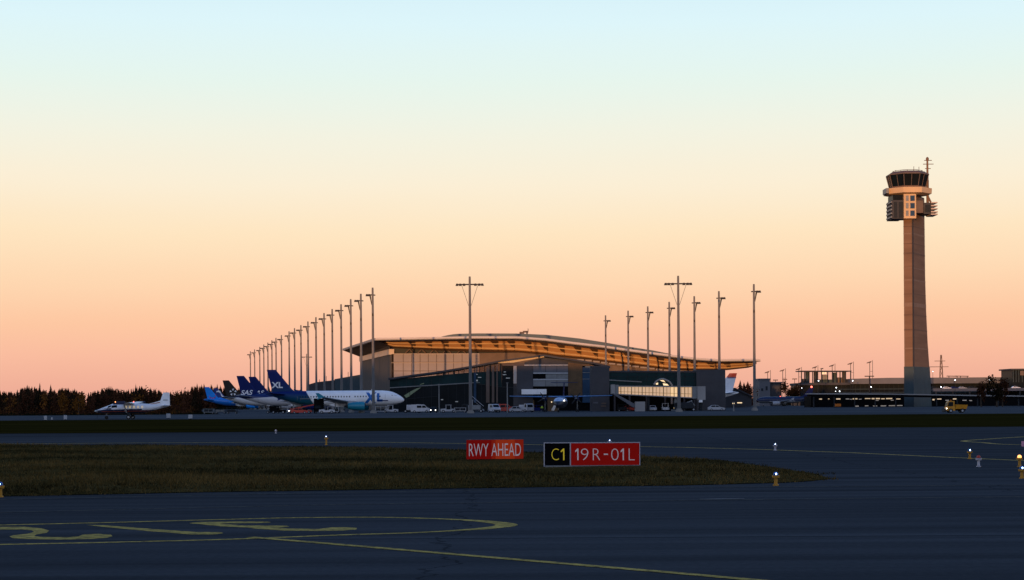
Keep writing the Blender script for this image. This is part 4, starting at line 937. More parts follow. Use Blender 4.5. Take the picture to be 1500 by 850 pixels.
# near black tail with a pale star emblem
livery('star_hull', (.58, .58, .60), (.02, .015, .014), -.06, 1, -6.0, None, 2, 6)
t, h, f = jet('airliner with a near black tail bearing pale angular emblem shapes', 'star_hull', 'brown_black', 'grey_paint', 'grey_paint', windows=False)
mb = MB(); c = Vector((-14.2, 0, 7.3))
for k in range(5):
    a = PI/2 + 2*PI*k/5; R = lambda r, e: (c.x + r*math.cos(a + e), -.31, c.z + r*math.sin(a + e))
    mb.add([R(.45, 0), R(1.35, .32), R(1.35, -.32)], [(0, 1, 2)])
mb.build('tail_emblem', 'text_white', f); place(t, 324 + 18.8*2500/650, 650)
# dark blue tail with a white swirl, farther off
t, h, f = jet('distant airliner with a dark blue tail crossed by a white swirl', 'white_paint', 'swirl_blue', 'grey_paint', 'white_paint', windows=False)
mb = MB(); sw = dens([(-16.4, 10.0), (-15.2, 10.1), (-14.3, 9.4), (-13.8, 8.2), (-13.0, 7.1), (-11.8, 6.5), (-10.6, 6.5)], 5)
n = len(sw); mb.add([(x, -.30, z + .1 + .62*math.sin(PI*i/(n - 1))) for i, (x, z) in enumerate(sw)] + [(x, -.30, z - .5) for x, z in sw], [(i, i + 1, n + i + 1, n + i) for i in range(n - 1)])
mb.build('tail_emblem', 'text_white', f); place(t, 311 + 18.8*2500/940, 940, 0, 1.0)
# light blue jet
livery('bright_blue_hull', (.60, .62, .66), (.012, .20, .66), -1, 0, -2, (.006, .10, .42), 2.5, 6)
t, h, f = jet('bright blue airliner with a red smile emblem on its tail, leftmost of the parked jets', 'bright_blue_hull', 'bright_blue', 'bright_blue', 'bright_blue', windows=False)
mb = MB(); sw = [(-14.0 + 1.7*math.cos(a), 7.3 + 1.25*math.sin(a)) for a in np.linspace(PI*1.02, PI*2.05, 16)]; n = len(sw)
for i in range(n - 1):
    (x0, z0), (x1, z1) = sw[i], sw[i + 1]; mb.add([(x0, -.30, z0 - .2), (x1, -.30, z1 - .2), (x1, -.30, z1 + .2), (x0, -.30, z0 + .2)], [(0, 1, 2, 3)])
mb.box(-12.6, -12.2, -.31, -.28, 7.6, 8.2); mb.build('tail_emblem', 'smile_red', f); place(t, 298 + 18.8*2500/880, 880)
# white tail with red tip behind the grey block
livery('red_tip', (.66, .68, .74), (.44, .05, .02), 0, 1, -10.45, None, 2, 6)
t, h, f = jet('white airliner tail with a red tip showing past the grey end block', 'white_paint', 'red_tip', 'grey_paint', 'white_paint', side=1, windows=False)
mb = MB()
mb.loft([airfoil((sx_(33.25), 0, 10.1), 3.42, .36, 'y'), airfoil((sx_(33.5), 0, 10.4), 3.24, .34, 'y')]); mb.build('tail_band', 'navy', f)
place(t, 1082.5 - 18.6*2500/545*.98, 545, PI, .97)
# dark blue jet at the right
livery('dark_jet_hull', (.09, .10, .12), (.005, .012, .055), 0, 1, -3.4, None, 2, 6)
t, h, f = jet('dark navy airliner with its nose to the left, right of the rightmost mast', 'dark_jet_hull', 'dark_jet_blue', 'grey_paint', 'grey_dark', side=1, windows=True)
mb = MB(); mb.add([(x, 2.03, z) for x, z in ((-6, 3.3), (10, 3.3), (10, 3.05), (-6, 3.05))], [(0, 1, 2, 3)]); mb.build('cheatline', 'grey_paint', h)
MB().ball((-16.8, .1, 12.1), .62).build('beacon', 'lamp_red', f); MB().ball((3.0, 0, 6.15), .28).build('beacon', 'lamp_red', h)
place(t, 1150, 820, PI, .76)

# high wing prop airliner seen from the front
t = thing('propeller_airliner', 'high wing propeller airliner facing the viewer, its long straight wing spread wide', 'airliner', (0, 0, 0))
def hull(mb, st, zc, n=24, kz=1.0): return mb.loft([[(s, r*math.sin(2*PI*k/n), zc + dz + kz*r*math.cos(2*PI*k/n)) for k in range(n)] for s, dz, r in st])
livery('prop_hull', (.006, .009, .02), (.30, .42, .62), 0, 1, -2.75, None, 2, 6, rough=.55)
h = hull(MB(), [(12.5, -.45, .05), (12.2, -.42, .4), (11.5, -.3, .78), (10.4, -.1, 1.12), (9, 0, 1.32), (7, 0, 1.35), (-4, 0, 1.35), (-8, .35, 1.0), (-11.5, .85, .35), (-12.4, 1, .08)], 2.35).build('fuselage', 'prop_hull', t, smooth=True)
mb = MB()
for sd in (-1, 1): mb.add([(11.15, sd*.12, 2.86), (10.75, sd*.75, 2.75), (10.4, sd*.68, 3.12), (10.75, sd*.12, 3.24)], [(0, 1, 2, 3)])
mb.build('cockpit_window', 'glass_dark', h)
mat('wing_blue', (.07, .17, .36), .4, spec=.5)
for sd in (-1, 1):
    mb = MB(); mb.loft([airfoil((2.2, 0, 3.85), 2.6, .42), airfoil((2.2, sd*5, 3.88), 2.5, .40), airfoil((1.6, sd*12.9, 4.08), 1.3, .22)]); mb.build('wing', 'wing_blue', t)
    e = hull(MB(), [(4.2, 0, .28), (3.9, 0, .5), (2.8, -.05, .62), (0, -.05, .6), (-2.2, 0, .25)], 0, 14)
    e.v = [(x, y + sd*4.05, z + 3.45) for x, y, z in e.v]; en = e.build('engine_nacelle', 'dark_jet_blue', t, smooth=True)
    pr = MB().lathe('x', [(4.2, .24), (4.6, .16), (4.85, .02)], (0, sd*4.05, 3.45), 10).build('propeller', 'frame_grey', en)
    for k in range(4):
        a = k*PI/2 + .5 + (sd > 0)*.4; ca, sa = math.cos(a), math.sin(a); y0, z0 = sd*4.05, 3.45
        mb = MB(); mb.loft([[(4.45, y0 + ca*.2 - sa*w, z0 + sa*.2 + ca*w) for w in (-.1, .1)] + [(4.38, y0 + ca*.2 + sa*.02, z0 + sa*.2)], [(4.47, y0 + ca*1.1 - sa*w, z0 + sa*1.1 + ca*w) for w in (-.16, .16)] + [(4.40, y0 + ca*1.1, z0 + sa*1.1)], [(4.45, y0 + ca*1.75 - sa*w, z0 + sa*1.75 + ca*w) for w in (-.08, .08)] + [(4.42, y0 + ca*1.75, z0 + sa*1.75)]]); mb.build('blade', 'frame_dark', pr)
    g = MB().tube((0, sd*4.05, 3.0), (0, sd*4.05, .5), .12).build('landing_gear', 'frame_grey', t)
    mb = MB()
    for q in (-.25, .25): mb.lathe('y', [(-.14, .3), (-.1, .44), (.1, .44), (.14, .3)], (0, sd*4.05 + q, .44), 12)
    mb.build('wheels', 'rubber', g)
    mb = MB(); mb.loft([airfoil((-10.9, 0, 7.55), 1.9, .2), airfoil((-11.5, sd*3.5, 7.6), 1.2, .13)]); mb.build('tailplane', 'dark_jet_blue', t)
    MB().ball((11.2, sd*1.55, 2.55), .15).build('lamp', 'lamp_warm', h) if sd < 0 else MB().ball((9.0, sd*1.42, 2.9), .13).build('lamp', 'lamp_white', h)
mb = MB(); mb.loft([airfoil((-7.2, 0, 3.4), 4.8, .4, 'y'), airfoil((-10.6, 0, 7.5), 2.3, .26, 'y')]); mb.build('fin', 'dark_jet_blue', t)
g = MB().tube((9.6, 0, 1.6), (9.6, 0, .35), .1).build('landing_gear', 'frame_grey', t)
MB().lathe('y', [(-.24, .25), (-.18, .34), (.18, .34), (.24, .25)], (9.6, 0, .34), 12).build('wheels', 'rubber', g)
mb = MB(); mb.loft([[(12.0, -.95, 1.75), (12.0, -.4, 1.62), (11.6, -.5, 1.45), (11.5, -1.05, 1.5)], [(11.2, -1.6, .75), (11.2, -.9, .5), (11.0, -1.1, .4), (11.0, -1.6, .5)]]); mb.build('nose_door', 'white_paint', h)
t.location = (GX(822, 430), 430, 0); t.rotation_euler = (0, 0, -PI/2 - .10)

# small white single propeller aircraft on the left
t = thing('small_aircraft', 'small white high wing propeller aircraft with dark stripes, alone on the left apron', 'light aircraft', (0, 0, 0))
livery('small_hull', (.70, .70, .74), (.02, .02, .045), 0, -1, 1.60, None, 2, 6)
mat('stripe_navy', (.015, .02, .06), .4); mat('stripe_red', (.30, .06, .03), .5)
st = [(6.0, -.30, .24), (5.6, -.26, .40), (4.8, -.14, .55), (4.2, -.02, .66), (3.5, .10, .82), (2.6, .12, .86), (-1.6, .12, .86), (-3.0, .22, .66), (-4.6, .40, .40), (-5.9, .55, .22), (-6.35, .6, .08)]
zc = 1.75
h = hull(MB(), st, zc, 20, 1.0).build('fuselage', 'small_hull', t, smooth=True)
si = lambda x, k: float(np.interp(-x, [-q[0] for q in st], [q[k] for q in st]))
def hullstrip(pts, w, m, name, rr=.02):
    mb = MB(); n = len(pts); A = []
    for sgn in (w/2, -w/2):
        for x, z in pts:
            r = si(x, 2) + rr; d = z + sgn - zc - si(x, 1); d = max(-r*.97, min(r*.97, d)); A.append((x, math.sqrt(r*r - d*d), z + sgn))
    mb.add(A, [(i, i + 1, n + i + 1, n + i) for i in range(n - 1)]); return mb.build(name, m, h)
hullstrip([(x, 1.62 - .02*(x - 2)) for x in np.linspace(5.5, -1.8, 20)], .20, 'stripe_navy', 'side_stripe')
hullstrip([(x, 1.40 - .01*x) for x in np.linspace(5.3, -3.2, 20)], .10, 'stripe_red', 'side_stripe')
hullstrip([(x, 1.78 + .03*(5.6 - x)) for x in np.linspace(5.7, 3.5, 8)], .30, 'stripe_navy', 'nose_panel', .015)
for x in (.95, .25, -.45, -1.15, -1.85): hullstrip([(x + .17, 2.12), (x - .17, 2.12)], .40, 'cabin_window', 'window', .03)
hullstrip([(3.45, 2.20), (2.9, 2.26), (2.5, 2.26)], .42, 'glass_dark', 'cockpit_window', .03)
hullstrip([(4.15, 2.12), (3.9, 2.22), (3.55, 2.32)], .28, 'glass_dark', 'windscreen', .03)
for sd in (-1, 1):
    mb = MB(); mb.loft([airfoil((1.55, 0, 2.72), 1.95, .30), airfoil((1.45, sd*3, 2.80), 1.9, .28), airfoil((.95, sd*7.9, 3.0), 1.25, .16)]); wg = mb.build('wing', 'white_paint', t)
    mb = MB(); mb.loft([airfoil((1.0, sd*.9, 1.15), .28, .1), airfoil((.8, sd*3.7, 2.76), .28, .1)]); mb.build('strut', 'white_paint', wg)
    mb = MB(); mb.prism([(1.5, sd*7.9, 2.55), (-.5, sd*7.9, 2.55), (-.5, sd*7.9, 3.14), (1.2, sd*7.9, 3.12)], (0, sd*.10, 0)); mb.build('wing_tip', 'stripe_navy', wg)
    if sd > 0: MB().ball((1.1, sd*7.95, 3.0), .11).build('lamp', 'lamp_orange', wg)
    mb = MB(); mb.loft([airfoil((-5.05, 0, 2.36), 1.25, .16), airfoil((-5.3, sd*3.0, 2.36), .8, .1)]); mb.build('tailplane', 'white_paint', t)
    g = MB().loft([airfoil((.7, sd*.5, 1.05), .5, .14), airfoil((.45, sd*1.6, .4), .22, .1)]).build('landing_gear', 'frame_dark', t)
    wl = MB().lathe('y', [(-.13, .24), (-.1, .38), (.1, .38), (.13, .24)], (.3, sd*1.72, .38), 16).build('wheel', 'rubber', g)
    MB().lathe('y', [(-.15, .19), (.15, .19)], (.3, sd*1.72, .38), 12).build('hub', 'grey_paint', wl)
mb = MB(); mb.loft([airfoil((-4.55, 0, 2.35), 1.95, .24, 'y'), airfoil((-5.35, 0, 4.60), 1.10, .12, 'y')]); mb.prism([(-2.4, -.06, 2.50), (-4.6, -.06, 2.35), (-4.85, -.06, 3.2)], (0, .12, 0)); f = mb.build('fin', 'white_paint', t)
mb = MB(); mb.add([(-5.35, .12, 3.35), (-6.15, .11, 3.35), (-6.15, .11, 3.22), (-5.35, .12, 3.22)], [(0, 1, 2, 3)]); mb.build('registration_mark', 'frame_grey', f)
mb = MB(); mb.add([(-3.0, .09, 2.62), (-4.8, .13, 2.95), (-4.8, .13, 2.82), (-3.0, .09, 2.53)], [(0, 1, 2, 3)]); mb.build('tail_stripe', 'stripe_red', f)
sp = MB().lathe('x', [(6.0, .26), (6.35, .2), (6.6, .03)], (0, 0, 1.45), 12).build('spinner', 'steel', t)
for k in range(3):
    a = k*2*PI/3 + .5; mb = MB(); ca, sa = math.cos(a), math.sin(a)
    mb.loft([[(6.15, ca*.2 - sa*w, 1.45 + sa*.2 + ca*w) for w in (-.08, .08)] + [(6.1, ca*.2, 1.45 + sa*.2)], [(6.15, ca*1.25 - sa*w, 1.45 + sa*1.25 + ca*w) for w in (-.07, .07)] + [(6.12, ca*1.25, 1.45 + sa*1.25)]]); mb.build('blade', 'black', sp)
g = MB().tube((4.5, 0, 1.2), (4.5, 0, .35), .07).build('landing_gear', 'frame_grey', t); MB().lathe('y', [(-.1, .2), (-.08, .32), (.08, .32), (.1, .2)], (4.5, 0, .32), 12).build('wheel', 'rubber', g)
MB().ball((-.2, 0, 3.02), .10).build('beacon', 'lamp_red', t)
t.location = (GX(194, 296), 296, 0); t.rotation_euler = (0, 0, PI)

# ================================================================== apron vehicles
VN = [0]
def wheels(t, xs, w, r=.34):
    for x in xs:
        for sd in (-1, 1):
            wl = MB().lathe('y', [(-.12, r*.7), (-.1, r), (.1, r), (.12, r*.7)], (x, sd*(w/2 - .1), r), 14).build('wheel', 'rubber', t)
            MB().lathe('y', [(-.13, r*.5), (.13, r*.5)], (x, sd*(w/2 - .1), r), 10).build('hub', 'grey_paint', wl)
def lights(t, x, w, z, m='lamp_white', r=.11):
    for sd in (-1, 1): MB().lathe('x', [(x - .02, r), (x + .05, r)], (0, sd*w*.34, z), 10).build('headlight', m, t)
def prof(mb, pts, w, ch=.12):
    """side profile (x,z) extruded across y with the flanks leaning in towards the top"""
    zmax = max(z for x, z in pts)
    ins = lambda z: w/2 - ch*max(0, (z - .9)/max(.1, zmax - .9))
    a = [Vector((x, -ins(z), z)) for x, z in pts]; b = [Vector((x, ins(z), z)) for x, z in pts]; n = len(pts)
    return mb.add(a + b, [tuple(range(n)), tuple(range(2*n - 1, n - 1, -1))] + [(i, n + i, n + (i + 1) % n, (i + 1) % n) for i in range(n)])
def glassbits(t, polys, w, ch, zmax, m='glass_dark'):
    for pts in polys:
        for sd in (-1, 1):
            mb = MB(); ins = lambda z: w/2 - ch*max(0, (z - .9)/max(.1, zmax - .9)) + .012
            mb.add([(x, sd*ins(z), z) for x, z in pts], [tuple(range(len(pts)))]); mb.build('side_window', m, t)
def fin_v(t, px_, Y, rot, sc=1): t.location = (GX(px_, Y), Y, 0); t.rotation_euler = (0, 0, rot); t.scale = (sc,)*3; return t
def van(label, px_, Y, rot, m='fleet_white', lit=None, cat='van'):
    t = thing('van', label, cat)
    prof(MB(), [(2.5, .35), (2.55, .95), (2.35, 1.15), (1.75, 1.35), (1.15, 2.0), (.8, 2.15), (-2.4, 2.15), (-2.5, 1.9), (-2.5, .35)], 1.95).build('body', m, t)
    glassbits(t, [[(1.6, 1.35), (1.1, 1.88), (.45, 1.9), (.45, 1.3)], [(.3, 1.3), (.3, 1.9), (-.9, 1.9), (-.9, 1.3)]], 1.95, .12, 2.15)
    MB().add([(1.80, -.78, 1.38), (1.80, .78, 1.38), (1.22, .72, 1.98), (1.22, -.72, 1.98)], [(0, 1, 2, 3)]).build('windscreen', 'glass_dark', t)
    MB().box(2.5, 2.62, -.85, .85, .4, .68).build('bumper', 'frame_dark', t); lights(t, 2.5, 1.9, .85, lit or 'grey_paint'); wheels(t, (1.6, -1.55), 1.95); return fin_v(t, px_, Y, rot)
def car(label, px_, Y, rot, m='fleet_white', lit=None):
    t = thing('car', label, 'car')
    prof(MB(), [(2.15, .3), (2.2, .62), (1.95, .82), (1.0, .95), (.35, 1.42), (-.2, 1.5), (-1.2, 1.46), (-1.85, 1.0), (-2.15, .92), (-2.15, .3)], 1.78, .2).build('body', m, t)
    glassbits(t, [[(.85, .98), (.32, 1.34), (-.2, 1.4), (-.2, .98)], [(-.3, .98), (-.3, 1.4), (-1.1, 1.37), (-1.55, 1.0)]], 1.78, .2, 1.5)
    MB().add([(.98, -.72, .99), (.98, .72, .99), (.40, .60, 1.42), (.40, -.60, 1.42)], [(0, 1, 2, 3)]).build('windscreen', 'glass_dark', t)
    lights(t, 2.12, 1.78, .68, lit or 'grey_paint'); wheels(t, (1.35, -1.3), 1.78, .31); return fin_v(t, px_, Y, rot)
def truck(label, px_, Y, rot, cabm='fleet_white', boxm='fleet_white', H_=2.9, L_=5.2, lit=None):
    t = thing('truck', label, 'truck')
    prof(MB(), [(2.9, .45), (2.95, 1.2), (2.75, 2.05), (2.5, 2.2), (1.4, 2.2), (1.4, .45)], 2.1, .1).build('cab', cabm, t)
    MB().add([(2.97, -.8, 1.25), (2.97, .8, 1.25), (2.79, .76, 2.0), (2.79, -.76, 2.0)], [(0, 1, 2, 3)]).build('windscreen', 'glass_dark', t)
    glassbits(t, [[(2.75, 1.25), (2.6, 2.0), (1.75, 2.0), (1.75, 1.25)]], 2.1, .1, 2.2)
    MB().box(1.3 - L_*.8, 1.28, -1.1, 1.1, .75, H_, .06).build('cargo_box', boxm, t); MB().box(1.2 - L_*.8, 1.5, -.5, .5, .5, .74).build('chassis', 'frame_dark', t)
    lights(t, 2.9, 2.0, .8, lit or 'grey_paint'); wheels(t, (2.1, .4 - L_*.6), 2.1, .42); return fin_v(t, px_, Y, rot)
def tug(label, px_, Y, rot, m='fleet_white', lit=None, cab=True):
    t = thing('tow_tug', label, 'tug')
    prof(MB(), [(2.0, .35), (2.0, .95), (.7, 1.05), (.6, .85), (-.6, .85), (-.7, 1.1), (-2.0, 1.0), (-2.0, .35)], 1.7, .05).build('body', m, t)
    if cab:
        for x in (.6, -.65):
            for sd in (-1, 1): MB().box(x - .05, x + .05, sd*.75 - .05, sd*.75 + .05, .86, 1.95).build('roof_post', m, t)
        MB().box(-.8, .75, -.85, .85, 1.95, 2.05).build('roof', m, t)
    MB().box(-.3, .0, -.5, .5, .86, 1.3).build('seat', 'black', t); MB().tube((.55, 0, 1.0), (.3, 0, 1.45), .04).build('steering_column', 'black', t)
    lights(t, 1.96, 1.6, .75, lit or 'grey_paint'); wheels(t, (1.3, -1.3), 1.7, .38); return fin_v(t, px_, Y, rot)
def loader(label, px_, Y, rot, m='red_paint'):
    t = thing('belt_loader', label, 'belt loader')
    prof(MB(), [(2.4, .4), (2.4, .9), (-2.2, .9), (-2.4, .4)], 1.8, .02).build('chassis', m, t)
    MB().prism([(3.6, -.5, 2.3), (-3.4, -.5, .95), (-3.4, -.5, 1.25), (3.6, -.5, 2.6)], (0, 1.0, 0)).build('conveyor', m, t)
    prof(MB(), [(-.5, .9), (-.5, 1.7), (-1.2, 1.8), (-1.5, .9)], .8, .02).build('cab', m, t)
    for x in (1.9, .6): MB().tube((x, -.3, .9), (x, -.3, 1.95 if x > 1 else 1.7), .07).build('lift_arm', 'frame_dark', t)
    wheels(t, (1.6, -1.5), 1.8, .36); return fin_v(t, px_, Y, rot)
def cart(label, px_, Y, rot, m='grey_paint', load='frame_dark', H_=1.7):
    t = thing('baggage_cart', label, 'cart')
    MB().box(-1.5, 1.5, -.75, .75, .42, .55).build('bed', m, t)
    for x in (-1.42, 0, 1.42):
        for sd in (-1, 1): MB().box(x - .04, x + .04, sd*.7 - .04, sd*.7 + .04, .56, H_).build('post', m, t)
    MB().box(-1.55, 1.55, -.8, .8, H_, H_ + .08).build('roof', m, t)
    MB().box(-1.2, .9, -.6, .6, .56, 1.15, .06).build('load', load, t)
    MB().tube((1.5, 0, .48), (2.3, 0, .4), .04).build('drawbar', 'frame_dark', t); wheels(t, (1.1, -1.1), 1.5, .24); return fin_v(t, px_, Y, rot)
def lift(label, px_, Y, rot, m='black', top=5.6, w=4.2):
    t = thing('catering_truck', label, 'truck')
    prof(MB(), [(3.2, .5), (3.25, 1.3), (3.0, 2.1), (1.9, 2.15), (1.9, .5)], 2.1, .1).build('cab', m, t)
    MB().add([(3.27, -.8, 1.35), (3.27, .8, 1.35), (3.04, .76, 2.05), (3.04, -.76, 2.05)], [(0, 1, 2, 3)]).build('windscreen', 'glass_dark', t)
    MB().box(1.7 - w, 1.75, -1.2, 1.2, top - 2.6, top, .06).build('cargo_box', m, t); MB().box(1.7 - w, 1.85, -.6, .6, .55, .85).build('chassis', 'frame_dark', t)
    mb = MB()
    for sd in (-1, 1): mb.tube((1.2, sd*.9, .8), (1.4 - w, sd*.9, top - 2.6), .1, n=5).tube((1.4 - w, sd*.9, .8), (1.2, sd*.9, top - 2.6), .1, n=5)
    mb.build('scissor_lift', 'frame_dark', t); wheels(t, (2.4, -1.4), 2.1, .42); return fin_v(t, px_, Y, rot)
def airstair(label, px_, Y, rot, m='grey_paint'):
    t = thing('mobile_stairs', label, 'mobile stairs')
    MB().box(-1.6, 1.6, -.8, .8, .4, .75).build('chassis', m, t)
    mb = MB()
    for k in range(9): mb.box(1.2 - k*.32, 1.55 - k*.32, -.6, .6, .8 + k*.3, .86 + k*.3)
    mb.build('steps', m, t)
    for sd in (-1, 1): MB().tube((1.5, sd*.62, 1.6), (-1.5, sd*.62, 4.2), .05).build('handrail', m, t); MB().tube((-1.4, sd*.6, .7), (-1.4, sd*.6, 3.3), .06).build('support', m, t)
    wheels(t, (1.1, -1.1), 1.6, .3); return fin_v(t, px_, Y, rot)
R, Lf, Fr = 0, PI, -PI/2
tug('small white tug with bright headlights on the apron by the tail of the white jet', 425.5, 447, Fr + .2, 'grey_paint', 'lamp_white')
tug('dark low tug with two bright headlights just right of the white tug lamps', 430.8, 444, Fr, 'frame_dark', 'lamp_white', False)
loader('red belt loader working under the rear of the white jet', 444, 446, .0)
car('red car standing close to the red belt loader', 438, 442, .2, 'red_paint')
lift('black high loader truck raised against the rear hold of the white jet', 467.5, 447, Fr, 'black', 3.9, 2.4)
tug('white low tug right of the black high loader, under the jet wing', 479, 441, R, 'fleet_white', None, False)
cart('pale baggage cart with dark load beside the low white tug', 488, 442, R)
tug('white roofed tug near the nose wheel of the white jet', 572, 452, R)
cart('grey baggage cart behind the mast that crosses the white jet', 558, 450, R)
truck('white service truck with box body, just right of the white jet nose', 602, 444, R, H_=2.1, L_=3.0)
van('white van parked right of the service truck by the jet nose', 616, 442, R)
car('dark car facing the viewer with two bright white headlights', 635, 438, Fr, 'frame_dark', 'lamp_white')
tug('pale framed tug with a thin roof, left of the slim mast before the glass', 657, 436, R, 'grey_paint')
cart('low flat grey cart by the foot of the tall double armed mast', 674, 434, R, H_=1.2)
truck('dark truck with a pale low body at the foot of the double armed mast', 693, 436, Lf, 'frame_dark', 'frame_grey', 1.9, 4)
airstair('narrow grey mobile stairs right of the double armed mast', 700, 440, R)
van('white van facing the viewer, standing left of the orange red vehicle', 724, 434, Fr + .3)
van('orange red van beside the white van', 737, 436, R + .2, 'orange_paint' if False else 'red_paint')
car('small red car right of the slim post, beside the orange red van', 749.5, 437, R, 'red_paint')
car('silver car parked between the small red car and the white pickup', 758, 436, R, 'grey_paint')
truck('small white truck below the white canopy of the pavilion', 768.5, 437, Fr + .5, H_=1.9, L_=3)
cart('dark blue loaded cart left of the worker in the yellow green vest', 786, 440, R, 'navy', 'navy')
car('small white car half hidden under the boarding bridge, left of the tractor', 956, 446, Fr, 'fleet_white')
tug('white tractor facing the viewer under the boarding bridge', 974.5, 445, Fr, 'fleet_white')
truck('dark truck with one pale lamp beneath the right end of the boarding bridge', 1004, 436, Lf, 'frame_dark', 'frame_dark', 2.2, 4, 'lamp_warm')
car('grey car parked at the foot of the rightmost plain grey block', 1049, 440, R, 'grey_paint')
cart('dark baggage cart under the stairs of the boarding bridge', 913, 446, R, 'frame_dark')
car('dark red car behind the foot of the boarding bridge stairs', 924, 447, R, 'red_paint')
cart('grey baggage cart left of the jet tails, under the bright blue jet', 306, 470, R, 'frame_grey', 'frame_dark', 1.3)
cart('grey baggage cart under the pale belly of the black tailed jet', 323, 468, R, 'frame_dark', 'frame_grey', 1.2)
lift('black service truck beneath the silver jets at the left', 398, 470, R, 'black', 2.9, 2.2).scale = (.72,)*3
tug('black tug in front of the silver jets, right of the black service truck', 408, 455, R, 'black')
cart('dark cart under the bright blue jet, third from the left', 340, 466, R, 'frame_dark')
# yellow plough truck on the right
t = thing('yellow_truck', 'yellow airfield truck driving left on the near apron at the right', 'truck')
prof(MB(), [(1.75, .4), (1.75, 1.25), (1.55, 2.0), (1.3, 2.3), (.35, 2.3), (.2, .4)], 1.8, .08).build('cab', 'yellow_vehicle', t)
MB().loft([[(.15, -.85, .75), (-2.0, -.85, .75), (-2.0, .85, .75), (.15, .85, .75)], [(.15, -.98, 1.6), (-2.2, -.98, 1.55), (-2.2, .98, 1.55), (.15, .98, 1.6)]]).build('dump_body', 'yellow_vehicle', t)
MB().box(-1.9, 1.5, -.45, .45, .42, .74).build('chassis', 'black', t)
glassbits(t, [[(1.6, 1.3), (1.45, 2.05), (.6, 2.1), (.6, 1.3)]], 1.8, .08, 2.3); MB().add([(1.77, -.7, 1.3), (1.77, .7, 1.3), (1.58, .68, 1.98), (1.58, -.68, 1.98)], [(0, 1, 2, 3)]).build('windscreen', 'glass_dark', t)
MB().prism([(2.0, -1.05, .15), (2.35, -1.05, .2), (2.2, -1.05, .95)], (0, 2.1, 0)).build('plough', 'frame_dark', t)
MB().lathe('x', [(1.74, .10), (1.84, .10)], (0, .7, .85), 10).build('headlight', 'lamp_white', t); MB().lathe('x', [(1.74, .10), (1.84, .10)], (0, -.7, .85), 10).build('headlight', 'lamp_white', t)
MB().lathe('z', [(2.3, .1), (2.5, .08)], (.8, 0, 0), 8).build('beacon', 'orange_paint', t); wheels(t, (1.05, -1.2), 1.8, .42); fin_v(t, 1399, 312, PI, .95)
# cars on the deck
for i, (x, m_) in enumerate(((1369, 'frame_dark'), (1387, 'white_paint'), (1398, 'navy'), (1410, 'grey_paint'), (1424, 'frame_dark'), (1488, 'white_paint'))):
    nm = ['dark car at the left end of the parking deck', 'white car on the parking deck, closest to the control tower shaft', 'dark blue car on the parking deck under the roof gantry', 'grey car on the parking deck between the dark blue and the black car', 'black car on the parking deck left of the autumn tree', 'white car on the parking deck at the right picture edge'][i]
    c = car(nm, x, 852.5 + i*.01, 0, m_); c.location.z = zd; c['group'] = 'cars on the parking deck'

# worker
def person(label, px_, Y):
    t = thing('person', label, 'person', (GX(px_, Y), Y, 0))
    pts = [(0, 0, .95), (0, 0, 1.15), (0, 0, 1.38), (0, 0, 1.52), (0, -.01, 1.60), (0, -.02, 1.70), (.19, 0, 1.42), (.27, -.03, 1.15), (.25, -.15, .92), (-.19, 0, 1.42), (-.29, 0, 1.15), (-.30, -.08, .88), (.1, 0, .88), (.13, -.06, .5), (.14, 0, .09), (.14, -.14, .05), (-.1, 0, .88), (-.13, .04, .5), (-.15, .1, .09), (-.15, -.04, .05)]
    ed = [(0, 1), (1, 2), (2, 3), (3, 4), (4, 5), (2, 6), (6, 7), (7, 8), (2, 9), (9, 10), (10, 11), (0, 12), (12, 13), (13, 14), (14, 15), (0, 16), (16, 17), (17, 18), (18, 19)]
    rad = [.15, .15, .16, .06, .075, .10, .075, .05, .04, .075, .05, .04, .095, .07, .05, .045, .095, .07, .05, .045]
    me = bpy.data.meshes.new('b'); me.from_pydata(pts, ed, []); ob = bpy.data.objects.new('b', me); COL.objects.link(ob)
    mo = ob.modifiers.new('s', 'SKIN')
    for i, r in enumerate(rad): me.skin_vertices[0].data[i].radius = (r, r*.85); me.skin_vertices[0].data[i].use_root = (i == 0)
    sb = ob.modifiers.new('d', 'SUBSURF'); sb.levels = sb.render_levels = 2
    m2 = bpy.data.meshes.new_from_object(ob.evaluated_get(bpy.context.evaluated_depsgraph_get())); bpy.data.objects.remove(ob)
    m2.materials.clear()
    for n_ in ('cloth_dark', 'hivis', 'skin'): m2.materials.append(M[n_])
    for p in m2.polygons: z = p.center.z; p.material_index = 2 if z > 1.52 or (abs(p.center.x) > .24 and z < .97) else (1 if 1.0 < z <= 1.5 else 0); p.use_smooth = True
    m2.name = 'body'; b = bpy.data.objects.new('body', m2); COL.objects.link(b); b.parent = t
    MB().ball((0, -.02, 1.74), .105, 10).build('helmet', 'white_paint', t) if False else None
    t.location.z = 0; return t
person('worker in a yellow green vest standing on the apron left of the propeller airliner', 794, 434)

# ================================================================== signs in the grass
def glyph(parent, ch, x0, y0, x1, y1, Y, m, name='lettering', off=.03, th=.012):
    a, b = P(x0, y1, Y), P(x1, y0, Y); W_, H_ = b.x - a.x, b.z - a.z
    if ch == '1':
        s = .042; vs = [(W_ - s, 0), (W_, 0), (W_, H_), (W_ - s*.9, H_), (0, H_*.80), (0, H_*.68), (W_ - s, H_*.80)]; fs = [(0, 1, 2, 6), (2, 3, 6), (3, 4, 5, 6)]
    else: vs, fs = textmesh(ch, W_, H_, offset=off)
    mb = MB(); mb.add([(a.x + u, Y - th, a.z + w) for u, w in vs], fs); return mb.build(name, m, parent)
def gz(x, y): return ih(x, y) - .03
Y = 66
t = thing('runway_sign', 'red sign with the white words RWY AHEAD on two short legs in the grass', 'runway sign', (GX(725, Y), Y, gz(GX(725, Y), Y)))
mb = MB(); fpoly(mb, [(683, 644.4), (767, 643.6), (767, 672.6), (683, 673.4)], Y + .02, (0, .28, 0)); bd = mb.build('housing', 'grey_dark', t)
